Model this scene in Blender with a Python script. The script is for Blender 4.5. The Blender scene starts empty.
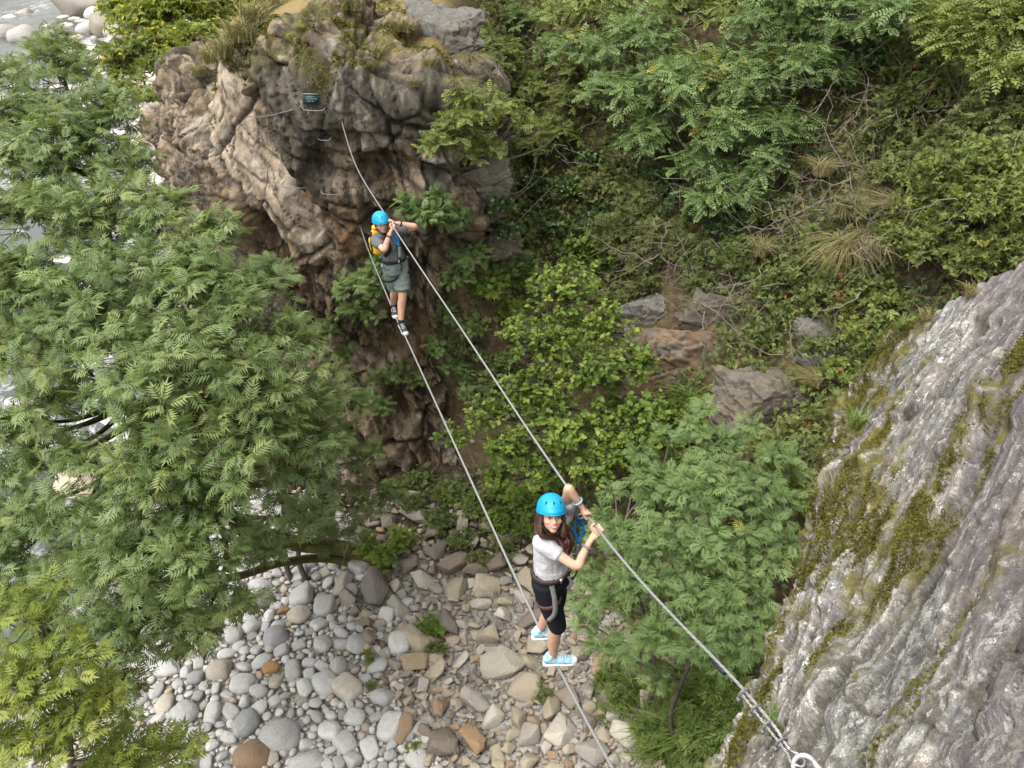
import bpy, bmesh, math, random
import numpy as np
from mathutils import Vector, Matrix

rng = np.random.default_rng(11)
random.seed(5)
SC = bpy.context.scene
COL = SC.collection
V3 = lambda *a: np.array(a, dtype=float)

# ------------------------------------------------------------------ camera maths
FPX, PITCH = 800.0, math.radians(31)
CS, SN = math.cos(PITCH), math.sin(PITCH)
CAM = V3(0, 0, 13)

def ray(px, py):
    u, v = (px - 512) / FPX, (384 - py) / FPX
    return V3(u, CS + v * SN, -SN + v * CS)
def at(px, py, t): return CAM + ray(px, py) * t
def at_y(px, py, Y):
    r = ray(px, py); return CAM + r * (Y / r[1])
def at_z(px, py, z):
    r = ray(px, py); return CAM + r * ((z - CAM[2]) / r[2])
def nrm(v):
    v = np.asarray(v, float); return v / max(1e-9, np.linalg.norm(v))
def nrms(a): return a / np.maximum(1e-9, np.linalg.norm(a, axis=-1, keepdims=True))

# ------------------------------------------------------------------ noise
def _h(ix, iy, iz, seed):
    n = (ix * 374761393 + iy * 668265263 + iz * 1442695041 + seed * 974711) & 0xffffffff
    n = ((n ^ (n >> 13)) * 1274126177) & 0xffffffff
    n = ((n ^ (n >> 15)) * 2246822519) & 0xffffffff
    return (n ^ (n >> 16)) / 4294967295.0
def vnoise(p, seed=0):
    i = np.floor(p).astype(np.int64); f = p - i
    f = f * f * f * (f * (f * 6 - 15) + 10)
    out = 0
    for dx in (0, 1):
        wx = f[..., 0] if dx else 1 - f[..., 0]
        for dy in (0, 1):
            wy = f[..., 1] if dy else 1 - f[..., 1]
            for dz in (0, 1):
                wz = f[..., 2] if dz else 1 - f[..., 2]
                out = out + wx * wy * wz * _h(i[..., 0] + dx, i[..., 1] + dy, i[..., 2] + dz, seed)
    return out * 2 - 1
def fbm(p, o=4, seed=0, gain=.5):
    p = np.asarray(p, float); r = 0; a = 1; tot = 0
    for k in range(o):
        r = r + a * vnoise(p, seed + k * 17); tot += a; a *= gain; p = p * 2.03 + 7.1
    return r / tot
def ridged(p, o=4, seed=0, gain=.5):
    p = np.asarray(p, float); r = 0; a = 1; tot = 0
    for k in range(o):
        r = r + a * (1 - np.abs(vnoise(p, seed + k * 17)) * 2); tot += a; a *= gain; p = p * 2.03 + 3.7
    return r / tot
def worley(p, seed=0):
    i = np.floor(p).astype(np.int64)
    f1 = np.full(p.shape[:-1], 9.); f2 = f1.copy(); cid = np.zeros_like(f1); cp = np.zeros(p.shape)
    for dx in (-1, 0, 1):
        for dy in (-1, 0, 1):
            for dz in (-1, 0, 1):
                c = i + np.array([dx, dy, dz])
                q = np.stack([c[..., k] + _h(c[..., 0], c[..., 1], c[..., 2], seed + k + 1) for k in range(3)], -1)
                d = np.linalg.norm(p - q, axis=-1)
                m = d < f1
                f2 = np.where(m, f1, np.minimum(f2, d))
                f1 = np.where(m, d, f1)
                cid = np.where(m, _h(c[..., 0], c[..., 1], c[..., 2], seed + 9), cid)
                cp = np.where(m[..., None], q, cp)
    return f1, f2, cid, cp
def facet(x, y, seed=0):
    """flat-faced noise: random heights joined by plane triangles, as broken rock has"""
    ix = np.floor(x).astype(np.int64); iy = np.floor(y).astype(np.int64); fx, fy = x - ix, y - iy; z0 = ix * 0
    flip = _h(ix, iy, z0 + 3, seed + 50) > .5
    h00, h10, h01, h11 = (_h(ix + a, iy + b, z0, seed) for a, b in ((0, 0), (1, 0), (0, 1), (1, 1)))
    A = np.where(fx + fy < 1, h00 + (h10 - h00) * fx + (h01 - h00) * fy, h11 + (h01 - h11) * (1 - fx) + (h10 - h11) * (1 - fy))
    B = np.where(fx > fy, h00 + (h10 - h00) * fx + (h11 - h10) * fy, h00 + (h01 - h00) * fy + (h11 - h01) * fx)
    return np.where(flip, A, B) * 2 - 1
def sstep(a, b, x):
    t = np.clip((x - a) / (b - a), 0, 1); return t * t * (3 - 2 * t)

# ------------------------------------------------------------------ mesh helpers
def np_mesh(name, v, f, mat=None, attrs=None, smooth=False, mids=None):
    """one mesh from a vertex array and an (n,3) or (n,4) face array"""
    v = np.asarray(v, np.float32); f = np.asarray(f, np.int32)
    me = bpy.data.meshes.new(name)
    me.vertices.add(len(v)); me.vertices.foreach_set('co', v.ravel())
    k = f.shape[1]
    me.loops.add(f.size); me.loops.foreach_set('vertex_index', f.ravel())
    me.polygons.add(len(f))
    me.polygons.foreach_set('loop_start', np.arange(0, f.size, k, dtype=np.int32))
    if smooth: me.polygons.foreach_set('use_smooth', np.ones(len(f), bool))
    for nme, a in (attrs or {}).items():
        at_ = me.attributes.new(nme, 'FLOAT', 'POINT'); at_.data.foreach_set('value', np.asarray(a, np.float32).ravel())
    for m in (mat if isinstance(mat, (list, tuple)) else [mat] if mat else []): me.materials.append(m)
    if mids is not None: me.polygons.foreach_set('material_index', np.asarray(mids, np.int32))
    me.update(calc_edges=True); me.validate()
    return me
def link(name, me, parent=None):
    o = bpy.data.objects.new(name, me); COL.objects.link(o)
    if parent is not None: o.parent = parent
    return o
def tag(o, label=None, cat=None, group=None, kind=None):
    if label: o['label'] = label
    if cat: o['category'] = cat
    if group: o['group'] = group
    if kind: o['kind'] = kind
    return o
def empty(name, loc, label=None, cat=None, group=None):
    o = bpy.data.objects.new(name, None); COL.objects.link(o); o.location = tuple(loc); o.empty_display_size = .2
    return tag(o, label, cat, group)
def local(o, name, v, f, mat, **k):
    """a part whose world-space vertices are stored relative to its thing"""
    root = o
    off = np.zeros(3)
    while root is not None:
        off = off + np.array(root.location); root = root.parent
    return link(name, np_mesh(name, np.asarray(v) - off, f, mat, **k), o)
def grid_faces(nu, nv, wrap=False):
    i = np.arange(nu - 1)[:, None]; j = np.arange(nv if wrap else nv - 1)[None, :]
    a = i * nv + j; b = i * nv + (j + 1) % nv; c = (i + 1) * nv + (j + 1) % nv; d = (i + 1) * nv + j
    return np.stack([a, b, c, d], -1).reshape(-1, 4)
def merge(parts):
    vs, fs, o = [], [], 0
    for v, f in parts:
        vs.append(v); fs.append(np.asarray(f) + o); o += len(v)
    return np.concatenate(vs), np.concatenate(fs)
def frames(P):
    T = nrms(np.gradient(P, axis=-2))
    ref = np.where(np.abs(T[..., 2:3]) > .9, V3(1, 0, 0), V3(0, 0, 1))
    A = nrms(np.cross(T, ref)); B = np.cross(A, T)
    return T, A, B
def tubes(P, R, ns=6):
    """many tubes at once: P (n,k,3), R (n,k)"""
    P = np.asarray(P, float); R = np.asarray(R, float)
    n, k = R.shape; T, A, B = frames(P)
    th = np.arange(ns) * 2 * math.pi / ns
    ring = P[:, :, None] + R[:, :, None, None] * (np.cos(th)[:, None] * A[:, :, None] + np.sin(th)[:, None] * B[:, :, None])
    v = ring.reshape(-1, 3)
    f = grid_faces(k, ns, True)
    f = (f[None] + (np.arange(n) * k * ns)[:, None, None]).reshape(-1, 4)
    return v, f
def smooth_path(pts, n):
    """Catmull-Rom through the points (any width: xyz or xyz+radius)"""
    p = np.asarray(pts, float)
    q = np.vstack([2 * p[0] - p[1], p, 2 * p[-1] - p[-2]])
    out = []
    for s in np.linspace(0, len(p) - 1 - 1e-6, n):
        i = int(s); t = s - i
        a, b, c, d = q[i:i + 4]
        out.append(.5 * (2 * b + (c - a) * t + (2 * a - 5 * b + 4 * c - d) * t * t + (3 * b - a - 3 * c + d) * t ** 3))
    return np.array(out)
def tube(pts, r, n=24, ns=8):
    p = smooth_path(pts, n) if n else np.asarray(pts, float)
    r = np.full(len(p), r) if np.isscalar(r) else np.interp(np.linspace(0, 1, len(p)), np.linspace(0, 1, len(r)), r)
    p = np.vstack([p[0] - (p[1] - p[0]) * 1e-3, p, p[-1] + (p[-1] - p[-2]) * 1e-3])   # closed ends
    r = np.concatenate([[1e-5], r, [1e-5]])
    return tubes(p[None], r[None], ns)
def boxm(c, ax, h):
    """box: centre, 3 axes as rows, half sizes"""
    ax = np.asarray(ax, float)
    s = np.array([[-1, -1, -1], [1, -1, -1], [1, 1, -1], [-1, 1, -1], [-1, -1, 1], [1, -1, 1], [1, 1, 1], [-1, 1, 1]], float)
    v = np.asarray(c) + (s * np.asarray(h)) @ ax
    f = np.array([[0, 3, 2, 1], [4, 5, 6, 7], [0, 1, 5, 4], [1, 2, 6, 5], [2, 3, 7, 6], [3, 0, 4, 7]])
    return v, f
def ellipsoid(c, ax, r, nu=14, nv=20):
    """ax: 3 unit rows, r: 3 radii"""
    a = np.linspace(0.001, math.pi - 0.001, nu)[:, None]; b = (np.arange(nv) * 2 * math.pi / nv)[None]
    q = np.stack([np.sin(a) * np.cos(b), np.sin(a) * np.sin(b), np.cos(a) + 0 * b], -1).reshape(-1, 3) * np.asarray(r)
    return np.asarray(c) + q @ np.asarray(ax, float), grid_faces(nu, nv, True)

# ------------------------------------------------------------------ materials
class M:
    def __init__(s, name):
        s.m = bpy.data.materials.new(name); s.m.use_nodes = True
        s.t = s.m.node_tree; s.t.nodes.clear()
        s.out = s.t.nodes.new('ShaderNodeOutputMaterial')
    def n(s, typ, ins=None, **props):
        nd = s.t.nodes.new('ShaderNode' + typ)
        for k, v in props.items(): setattr(nd, k, v)
        for k, v in (ins or {}).items(): s.put(nd.inputs[k], v)
        return nd
    def put(s, sock, v):
        if isinstance(v, bpy.types.NodeSocket): s.t.links.new(v, sock)
        elif isinstance(v, bpy.types.Node): s.t.links.new(v.outputs[0], sock)
        else:
            if isinstance(v, (tuple, list)) and len(v) == 3 and sock.type == 'RGBA': v = (*v, 1)
            sock.default_value = v
    def coord(s, scale=(1, 1, 1), rot=(0, 0, 0), out='Object'):
        tc = s.n('TexCoord')
        mp = s.n('Mapping', {'Vector': tc.outputs[out], 'Scale': scale, 'Rotation': rot}); return mp.outputs[0]
    def noise(s, vec, scale, detail=5, rough=.6, dist=0):
        return s.n('TexNoise', {'Vector': vec, 'Scale': scale, 'Detail': detail, 'Roughness': rough, 'Distortion': dist}).outputs['Fac']
    def ramp(s, fac, stops, interp='LINEAR'):
        r = s.n('ValToRGB', {'Fac': fac}); cr = r.color_ramp; cr.interpolation = interp
        while len(cr.elements) < len(stops): cr.elements.new(.5)
        for e, (p, c) in zip(cr.elements, stops):
            e.position = p
            e.color = (*c, 1) if isinstance(c, (tuple, list)) else (c, c, c, 1)
        return r.outputs[0]
    def mix(s, fac, a, b, mode='MIX'):
        m = s.n('Mix', data_type='RGBA', blend_type=mode, clamp_factor=True)
        s.put(m.inputs[0], fac); s.put(m.inputs[6], a); s.put(m.inputs[7], b); return m.outputs[2]
    def math(s, op, a, b=0.0):
        m = s.n('Math', operation=op); s.put(m.inputs[0], a); s.put(m.inputs[1], b); return m.outputs[0]
    def attr(s, name): return s.n('Attribute', attribute_name=name).outputs['Fac']
    def bump(s, h, strength=.5, dist=.02, normal=None):
        b = s.n('Bump', {'Height': h, 'Strength': strength, 'Distance': dist})
        if normal: s.put(b.inputs['Normal'], normal)
        return b.outputs[0]
    def bsdf(s, color, rough=.8, spec=.3, normal=None, metallic=0.0, **k):
        b = s.n('BsdfPrincipled', {'Base Color': color, 'Roughness': rough, 'Specular IOR Level': spec, 'Metallic': metallic, **k})
        if normal is not None: s.put(b.inputs['Normal'], normal)
        return b.outputs[0]
    def done(s, sh):
        s.put(s.out.inputs['Surface'], sh); return s.m

def simple(name, col, rough=.7, spec=.3, metallic=0.0, var=.12, nscale=30, bump=0.0):
    m = M(name); c = m.coord()
    n = m.noise(c, nscale, 4)
    lo = tuple(x * (1 - var) for x in col); hi = tuple(min(1, x * (1 + var)) for x in col)
    nor = m.bump(n, bump, .004) if bump else None
    return m.done(m.bsdf(m.ramp(n, [(.3, lo), (.7, hi)]), rough, spec, nor, metallic))

def leaf_mat(name, stops, trans=.35, rough=.5, spec=.35):
    """leaf colour runs from plant to plant and leaf to leaf: a random value per leaf drives the ramp"""
    m = M(name)
    a = m.attr('tint')
    c = m.ramp(a, stops)
    p = m.bsdf(c, rough, spec)
    tcol = m.mix(.5, c, (.30, .36, .05), 'MIX')
    t = m.n('BsdfTranslucent', {'Color': tcol}).outputs[0]
    ms = m.n('MixShader'); m.put(ms.inputs[0], trans); m.put(ms.inputs[1], p); m.put(ms.inputs[2], t)
    return m.done(ms.outputs[0])

# ------------------------------------------------------------------ camera, world, sun
cam = bpy.data.cameras.new('camera'); cam.sensor_width = 36; cam.lens = FPX / 1024 * 36
cam.clip_start = .05; cam.clip_end = 2000
co = bpy.data.objects.new('camera', cam); COL.objects.link(co)
co.location = tuple(CAM); co.rotation_euler = (math.pi / 2 - PITCH, 0, 0)
SC.camera = co
SUN_EL, SUN_AZ = math.radians(62), math.radians(230)      # high, behind the camera to the left, through thin cloud
w = bpy.data.worlds.new('World'); SC.world = w; w.use_nodes = True
nt = w.node_tree; bg = nt.nodes['Background']
sky = nt.nodes.new('ShaderNodeTexSky'); sky.sky_type = 'NISHITA'; sky.sun_disc = False
sky.sun_elevation = SUN_EL; sky.sun_rotation = SUN_AZ; sky.dust_density = 3.0; sky.ozone_density = .6
hs = nt.nodes.new('ShaderNodeHueSaturation'); hs.inputs['Saturation'].default_value = .08     # a clouded, nearly white sky
nt.links.new(sky.outputs[0], hs.inputs['Color']); nt.links.new(hs.outputs[0], bg.inputs[0]); bg.inputs[1].default_value = .15
sl = bpy.data.lights.new('sun', 'SUN'); sl.energy = .65; sl.angle = math.radians(40); sl.color = (1, .95, .87)
so = bpy.data.objects.new('sun', sl); COL.objects.link(so)
sd = Vector((math.sin(SUN_AZ) * math.cos(SUN_EL), math.cos(SUN_AZ) * math.cos(SUN_EL), math.sin(SUN_EL)))
so.rotation_euler = sd.to_track_quat('Z', 'Y').to_euler()
vs = SC.view_settings; vs.view_transform = 'Standard'; vs.look = 'None'; vs.gamma = 1; vs.use_curve_mapping = False
vs.exposure = EXPOSURE = 1.62
SC.cycles.max_bounces = 12; SC.cycles.diffuse_bounces = 10; SC.cycles.transmission_bounces = 4; SC.cycles.transparent_max_bounces = 4
try: SC.cycles.use_denoising = True
except Exception: pass
# ================================================================== terrain
FOOT = np.array([(4.8, -30), (4.6, -6), (3.6, 3), (3.1, 7), (2.7, 9.5), (2.2, 11.4), (1.0, 13.6), (-.8, 14.9), (-2.2, 15.7),
                 (-5.6, 16.4), (-7.6, 18.4), (-9.0, 20.5), (-10.8, 26), (-15, 38), (-23, 60), (-34, 100), (-60, 220)], float)
def foot_d(x, y):
    """signed distance to the foot of the slope: positive on the slope, negative on the river bed"""
    best = np.full(np.shape(x), 1e9); sg = np.zeros(np.shape(x))
    for a, b in zip(FOOT[:-1], FOOT[1:]):
        d = b - a; L = d @ d
        t = np.clip(((x - a[0]) * d[0] + (y - a[1]) * d[1]) / L, 0, 1)
        qx, qy = x - a[0] - t * d[0], y - a[1] - t * d[1]
        r = np.hypot(qx, qy); s = -np.sign(d[0] * (y - a[1]) - d[1] * (x - a[0]))
        m = r < best; best = np.where(m, r, best); sg = np.where(m, s, sg)
    return best * np.where(sg == 0, 1, sg)
def bed_z(x, y):
    p = np.stack([x, y, 0 * x], -1)
    up = .075 * np.maximum(0, y - 20) + .0
    xc = np.interp(y, [-30, 10, 20, 30, 60, 100, 220], [-15, -13.5, -14.5, -18, -35, -52, -90])       # river centre line
    wd = np.interp(y, [-30, 20, 60, 200], [3.6, 3.6, 5, 9])
    ch = np.exp(-((x - xc) / wd) ** 4)
    left = np.maximum(0, xc - 10 - x) * .55
    d = foot_d(x, y)
    talus = .22 * np.maximum(0, 3.2 + d) * (d < 1) * sstep(19, 16, y)
    return up + .22 * fbm(p * .35, 3, 3) - 1.0 * ch + left + talus * sstep(2, 6, y)
def hill_z(x, y):
    d = foot_d(x, y); p = np.stack([x, y, 0 * x], -1)
    b = sstep(.4, -1.6, x) * sstep(40, 26, y)                 # 1 behind the buttress
    zb = 9.2 * sstep(.9, 1.7, d) + .42 * np.maximum(0, d - 1.4) - .3 * np.maximum(0, -6.5 - x)
    zr = np.where(d < 11, 1.16 * d, 1.16 * 11 + (d - 11) * .75) + .75 * fbm(p * .5, 3, 21) * sstep(.5, 3, d) + .25 * fbm(p * 1.7, 3, 22) * sstep(.3, 1.5, d)
    far = sstep(24, 40, y) * sstep(0, -8, x)
    zf = bed_z(x, y) + np.where(d > 0, d * .9, 0)
    z = zr * (1 - b) + zb * b
    z = z * (1 - far) + zf * far
    return np.where(d > 0, z + .6, np.minimum(.6 + d * .9, .9))   # sinks under the river bed

def geo(a, b, near, n, c):
    """a spacing that is fine round c and coarse far away"""
    t = np.linspace(-1, 1, n); s = np.sinh(t * near) / np.sinh(near)
    return np.where(s < 0, c + s * (c - a), c + s * (b - c))

def heightfield(name, xs, ys, fz, mat, attrs=None, smooth=True):
    X, Y = np.meshgrid(xs, ys, indexing='ij'); Z = fz(X, Y)
    v = np.stack([X, Y, Z], -1).reshape(-1, 3)
    o = link(name, np_mesh(name, v, grid_faces(len(xs), len(ys))[:, ::-1], mat, attrs=attrs(v) if attrs else None, smooth=smooth))
    return tag(o, kind='structure')

# ---- materials of the ground
m = M('riverbed_sand'); c = m.coord()
col = m.mix(m.math('MULTIPLY', m.noise(c, 3), .8), (.10, .09, .078), (.06, .052, .042))
v1 = m.n('TexVoronoi', {'Vector': c, 'Scale': 14}).outputs
stone = m.ramp(v1['Color'], [(.2, (.17, .155, .13)), (.5, (.30, .28, .25)), (.85, (.42, .40, .36))])
edge = m.ramp(v1['Distance'], [(.0, 0.0), (.55, 1.0)])
col = m.mix(.8, col, stone)
col = m.mix(m.attr('soil'), col, m.ramp(m.noise(c, 5, 7, .7), [(.35, (.035, .027, .017)), (.6, (.085, .063, .04)), (.75, (.07, .07, .03))]))
MAT_BED = m.done(m.bsdf(col, .9, .2, m.bump(m.math('SUBTRACT', 1.0, edge), 1, .04)))

m = M('slope_soil'); c = m.coord()
col = m.ramp(m.noise(c, 1.1, 6), [(.3, (.045, .035, .022)), (.5, (.085, .06, .035)), (.7, (.05, .06, .022))])
col = m.mix(m.ramp(m.noise(c, 7, 6), [(.45, 0.0), (.7, 1.0)]), col, (.16, .12, .07))
col = m.mix(m.math('MULTIPLY', m.attr('turf'), .85), col, m.ramp(m.noise(c, 2.2, 6), [(.35, (.20, .13, .05)), (.55, (.26, .19, .08)), (.7, (.13, .15, .035))]))
MAT_SOIL = m.done(m.bsdf(col, .95, .15, m.bump(m.noise(c, 12, 7), .8, .06)))

def hill_attr(v):
    return {'turf': sstep(16.5, 18, v[:, 1]) * sstep(-.5, -2.5, v[:, 0])}
ground = heightfield('riverbed', geo(-260, 30, 4.2, 210, -4), geo(-80, 420, 4.6, 230, 14), bed_z, MAT_BED, lambda v: {'soil': sstep(-2.6, -1.0, foot_d(v[:, 0], v[:, 1]) + .5 * fbm(v * .8, 3, 12)) * sstep(11.5, 13.5, v[:, 1]) * sstep(22, 19, v[:, 1])})
hill = heightfield('hillside', geo(-70, 90, 3.0, 260, 2), geo(-40, 230, 3.2, 260, 14), hill_z, MAT_SOIL, hill_attr)

# ---- water with foam streaks
m = M('river_water'); c = m.coord()
foam = m.ramp(m.noise(m.coord((.35, .16, 1)), 3.2, 9, .72, .6), [(.5, 0.0), (.6, 1.0)])
fast = m.attr('rapid')
fo = m.math('MULTIPLY', foam, fast)
col = m.mix(fo, (.055, .062, .05), (.78, .80, .80))
rg = m.ramp(fo, [(0, .16), (1, .75)])
MAT_WATER = m.done(m.bsdf(col, rg, .5, m.bump(m.noise(c, 5.5, 6, .6), .35, .05)))
ys = np.concatenate([np.linspace(-30, 100, 260), np.linspace(101, 220, 40)])
xc = np.interp(ys, [-30, 10, 20, 30, 60, 100, 220], [-15, -13.5, -14.5, -18, -35, -52, -90])
us = np.linspace(-7.5, 7.5, 40)
X = xc[:, None] + us[None]; Y = ys[:, None] + 0 * us[None]
rap = np.clip(.25 + .9 * fbm(np.stack([X * .12, Y * .07, 0 * X], -1), 3, 77) + .5 * np.exp(-((Y - 48) / 7) ** 2) + .4 * np.exp(-((Y - 17) / 5) ** 2), 0, 1)
Z = .075 * np.maximum(0, Y - 20) - .22 + .05 * fbm(np.stack([X * 1.2, Y * .8, 0 * X], -1), 3, 31) * (1 + rap)
water = tag(link('river_water', np_mesh('river_water', np.stack([X, Y, Z], -1).reshape(-1, 3), grid_faces(len(ys), 40)[:, ::-1], MAT_WATER, {'rapid': rap}, True)), kind='structure')

# ---- the cliff opposite: a buttress whose face leans out over its foot
plan = np.array([(-14.5, 33), (-12.2, 28), (-10.5, 24), (-8.9, 20.6), (-7.7, 18.7), (-6.6, 17.3), (-5.5, 16.4), (-4.2, 15.95), (-2.8, 15.75), (-1.5, 15.9), (-.75, 16.7), (-.45, 18.2), (-.3, 20.5)])
pl = smooth_path(plan, 640); seg = np.r_[0, np.cumsum(np.linalg.norm(np.diff(pl, axis=0), axis=1))]
NU = 640; uu = np.linspace(0, seg[-1], NU)
px_ = np.interp(uu, seg, pl[:, 0]); py_ = np.interp(uu, seg, pl[:, 1])
tx, ty = np.gradient(px_), np.gradient(py_); L = np.hypot(tx, ty); inx, iny = -ty / L, tx / L      # inland
ux = px_                                                                    # top height by place along the wall
ztop = np.interp(ux, [-15, -10.2, -9.2, -7.6, -6.9, -6.3, -5.7, -4.5, -3, -1.8, -.8, .3, 2], [4.0, 8.4, 9.6, 9.6, 9.4, 9.5, 10.5, 10.9, 10.5, 10.2, 9.9, 9.4, 9])
NW = 470; ww = np.linspace(0, 1.4, NW)
W_, U_ = np.meshgrid(ww, np.arange(NU), indexing='ij')
ZT = ztop[U_]
z = np.where(W_ <= 1, -.6 + W_ * (ZT + .6), ZT + .28 * (W_ - 1) / .4 * 3 * .45)
front = sstep(-7.0, -5.6, px_)[U_] * sstep(1.2, -.8, px_)[U_]
lean = front * (.75 * sstep(7.6, 4.5, z) - .75 * sstep(3.0, 0, z)) + (1 - front) * .05 * z
top_in = np.where(W_ > 1, (W_ - 1) / .4 * 3.2, 0)
rnd = .22 * sstep(.95, 1.0, W_) ** 2
inl = lean + top_in + np.where(W_ <= 1, rnd, .22)
bx = px_[U_] + inx[U_] * inl; by = py_[U_] + iny[U_] * inl
Pw = np.stack([bx, by, z], -1)
# foliation dips steeply to the right; blocks break along it
rot = math.radians(24)
q = np.stack([Pw[..., 0] * math.cos(rot) + Pw[..., 2] * math.sin(rot), Pw[..., 1], -Pw[..., 0] * math.sin(rot) + Pw[..., 2] * math.cos(rot)], -1)
warp = np.stack([fbm(Pw * .8, 3, 101), fbm(Pw * .8, 3, 102), fbm(Pw * .8, 3, 103)], -1)
def planes(sc, wp, seed):
    """broken rock: every cell of the noise is one tilted flat face"""
    a, b, ci, ce = worley((q + wp * warp) * np.array(sc), seed)
    d = (q + wp * warp) * np.array(sc) - ce
    return (ci - .5) + d[..., 0] * ((ci * 13) % 1 * 2 - 1) * .9 + d[..., 2] * ((ci * 7) % 1 * 2 - 1) * .9, b - a
def cellnoise(sc, wp, seed):
    return worley((q + wp * warp) * np.array(sc), seed)[2]
d1, e1 = planes((.62, .5, .30), .12, 40)
d2, e2_ = planes((1.7, 1.4, .75), .06, 60)
d3, e3 = planes((4.6, 4, 1.9), .03, 61)
d4, e4 = planes((11, 9, 5), .02, 62)
tone = .5 * cellnoise((4.6, 4, 1.9), .03, 61) + .3 * cellnoise((1.7, 1.4, .75), .06, 60) + .2 * cellnoise((11, 9, 5), .02, 62)
lowf = fbm(Pw * .5, 3, 70)
vcr = ridged(np.stack([q[..., 0] * 1.5, q[..., 1] * 1.2, q[..., 2] * .28], -1), 3, 75)
def line_d(pix, X, Zc):
    """signed distance in the plane of the wall to a joint drawn through the given points: + above / right"""
    pts = np.array([at_y(a, b, 15.9)[[0, 2]] for a, b in pix]); best = np.full(X.shape, 99.); sg = np.zeros(X.shape)
    for a, b in zip(pts[:-1], pts[1:]):
        dd_ = b - a; t = np.clip(((X - a[0]) * dd_[0] + (Zc - a[1]) * dd_[1]) / (dd_ @ dd_), 0, 1)
        qx, qz = X - a[0] - t * dd_[0], Zc - a[1] - t * dd_[1]; r = np.hypot(qx, qz)
        s = np.sign(dd_[0] * (Zc - a[1]) - dd_[1] * (X - a[0])); m_ = r < best; best = np.where(m_, r, best); sg = np.where(m_, s, sg)
    return best * np.where(sg == 0, 1, sg)
XX = Pw[..., 0] + .12 * fbm(Pw * 1.4, 4, 77); ZZ = z + .12 * fbm(Pw * 1.4, 4, 78)
dD = line_d([(225, 30), (232, 70), (258, 130), (300, 178), (328, 215), (340, 270)], XX, ZZ)      # lower edge of the overhanging block
dE = line_d([(325, 122), (360, 128), (400, 134), (450, 140), (520, 150)], XX, ZZ)               # foot of the flat upper face
inD = (Pw[..., 0] > -7.2) * (Pw[..., 0] < -3.0) * (z > 5.2)
inE = sstep(-4.0, -3.7, XX) 
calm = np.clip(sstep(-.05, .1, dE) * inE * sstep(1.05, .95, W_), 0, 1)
def FA(a, b, deg, seed):
    r_ = math.radians(deg); X_, Z_ = uw * math.cos(r_) + z * math.sin(r_), -uw * math.sin(r_) + z * math.cos(r_)
    return facet(X_ / a + .25 * facet(X_ / a * .37, Z_ / b * .37, seed + 5), Z_ / b + .25 * facet(X_ / a * .41 + 5, Z_ / b * .41, seed + 6), seed)
uw = uu[U_]
base_d = .50 * FA(2.3, 3.2, 10, 300) + .42 * FA(1.0, 1.7, 24, 301) + .27 * FA(.55, 1.0, -16, 302) + .17 * FA(.24, .5, 30, 303) + .085 * FA(.11, .2, 5, 304) + .035 * FA(.06, .09, -20, 305) + .24 * d1 + .15 * d2 + .05 * d3 + .10 * lowf + .015 * fbm(Pw * 9, 4, 73)
disp = base_d * (1 - .55 * calm) - .30 * sstep(.45, .8, vcr) * sstep(8.0, 6.5, z)
disp = disp + inD * (.30 * sstep(-.04, .06, dD) - .25 * np.exp(-((dD + .25) / .25) ** 2)) + inE * (.26 * sstep(-.03, .04, dE) + .12 * sstep(-.42, -.36, dE) - .30 * np.exp(-((dE + .75) / .30) ** 2))
crack = sstep(.05, .0, e1) * .16 + sstep(.05, 0, e2_) * .09 + sstep(.05, 0, e3) * .03
joint = np.clip(sstep(.045, .0, e1) + .9 * sstep(.055, .0, e2_) + .75 * sstep(.06, .0, e3) * sstep(-.2, .2, fbm(Pw * 1.2, 3, 93)), 0, 1)
smoothzone = sstep(-8.9, -8.3, XX) * sstep(5.9, 6.9, ZZ + .35 * fbm(Pw * 1.2, 3, 79)) * sstep(.0, -.12, dD) * sstep(1.75, 1.2, -dD) * (XX < -3.6)          # the pale bare slab
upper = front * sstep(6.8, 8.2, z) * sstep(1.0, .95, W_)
disp = disp * (1 - .62 * smoothzone) - crack * (1 - .5 * smoothzone)
disp = disp * (1 - .5 * sstep(.95, 1.0, W_)) + sstep(.92, 1, W_) * (.22 * facet(Pw[..., 0] / .55, Pw[..., 1] / .5 + z, 76) + .09 * facet(Pw[..., 0] / .2, Pw[..., 1] / .2 + z * 3, 77))
nx = np.gradient(Pw, axis=1); nw = np.gradient(Pw, axis=0); NN = nrms(np.cross(nx, nw))
cl_v = Pw + NN * disp[..., None]
pale = np.clip(smoothzone * (.75 + .5 * sstep(-.25, .1, fbm(Pw * 1.9, 4, 80))) + .5 * sstep(.12, .3, fbm(Pw * .9, 4, 81)) * (1 - front) * sstep(3, 5, z), 0, 1)
band = inE * sstep(-.44, -.36, dE) * sstep(.03, -.02, dE)
vein = np.clip(band * sstep(-.35, .1, fbm(Pw * np.array([3, 3, 1.4]), 4, 83)) + .7 * sstep(.16, .34, fbm(q * np.array([3.2, 3, 1.0]), 4, 84)) * sstep(-.1, .2, fbm(Pw * .9, 3, 85)), 0, 1)
stain = sstep(.02, .35, fbm(Pw * np.array([.9, .9, .45]), 4, 86)) * sstep(8.6, 7.4, z) + inD * sstep(.05, .2, dD) * sstep(1.0, .5, dD) * sstep(8.6, 8.0, z) * sstep(6.2, 6.8, z)
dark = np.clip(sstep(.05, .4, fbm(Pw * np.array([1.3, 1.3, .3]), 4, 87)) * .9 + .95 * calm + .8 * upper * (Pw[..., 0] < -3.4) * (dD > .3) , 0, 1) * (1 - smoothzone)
moss = np.clip(sstep(-.18, .12, fbm(Pw * 1.7, 4, 89)) * sstep(.90, .985, W_) * sstep(-7, -6, Pw[..., 0]), 0, 1)
m = M('cliff_rock'); c = m.coord()
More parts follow.
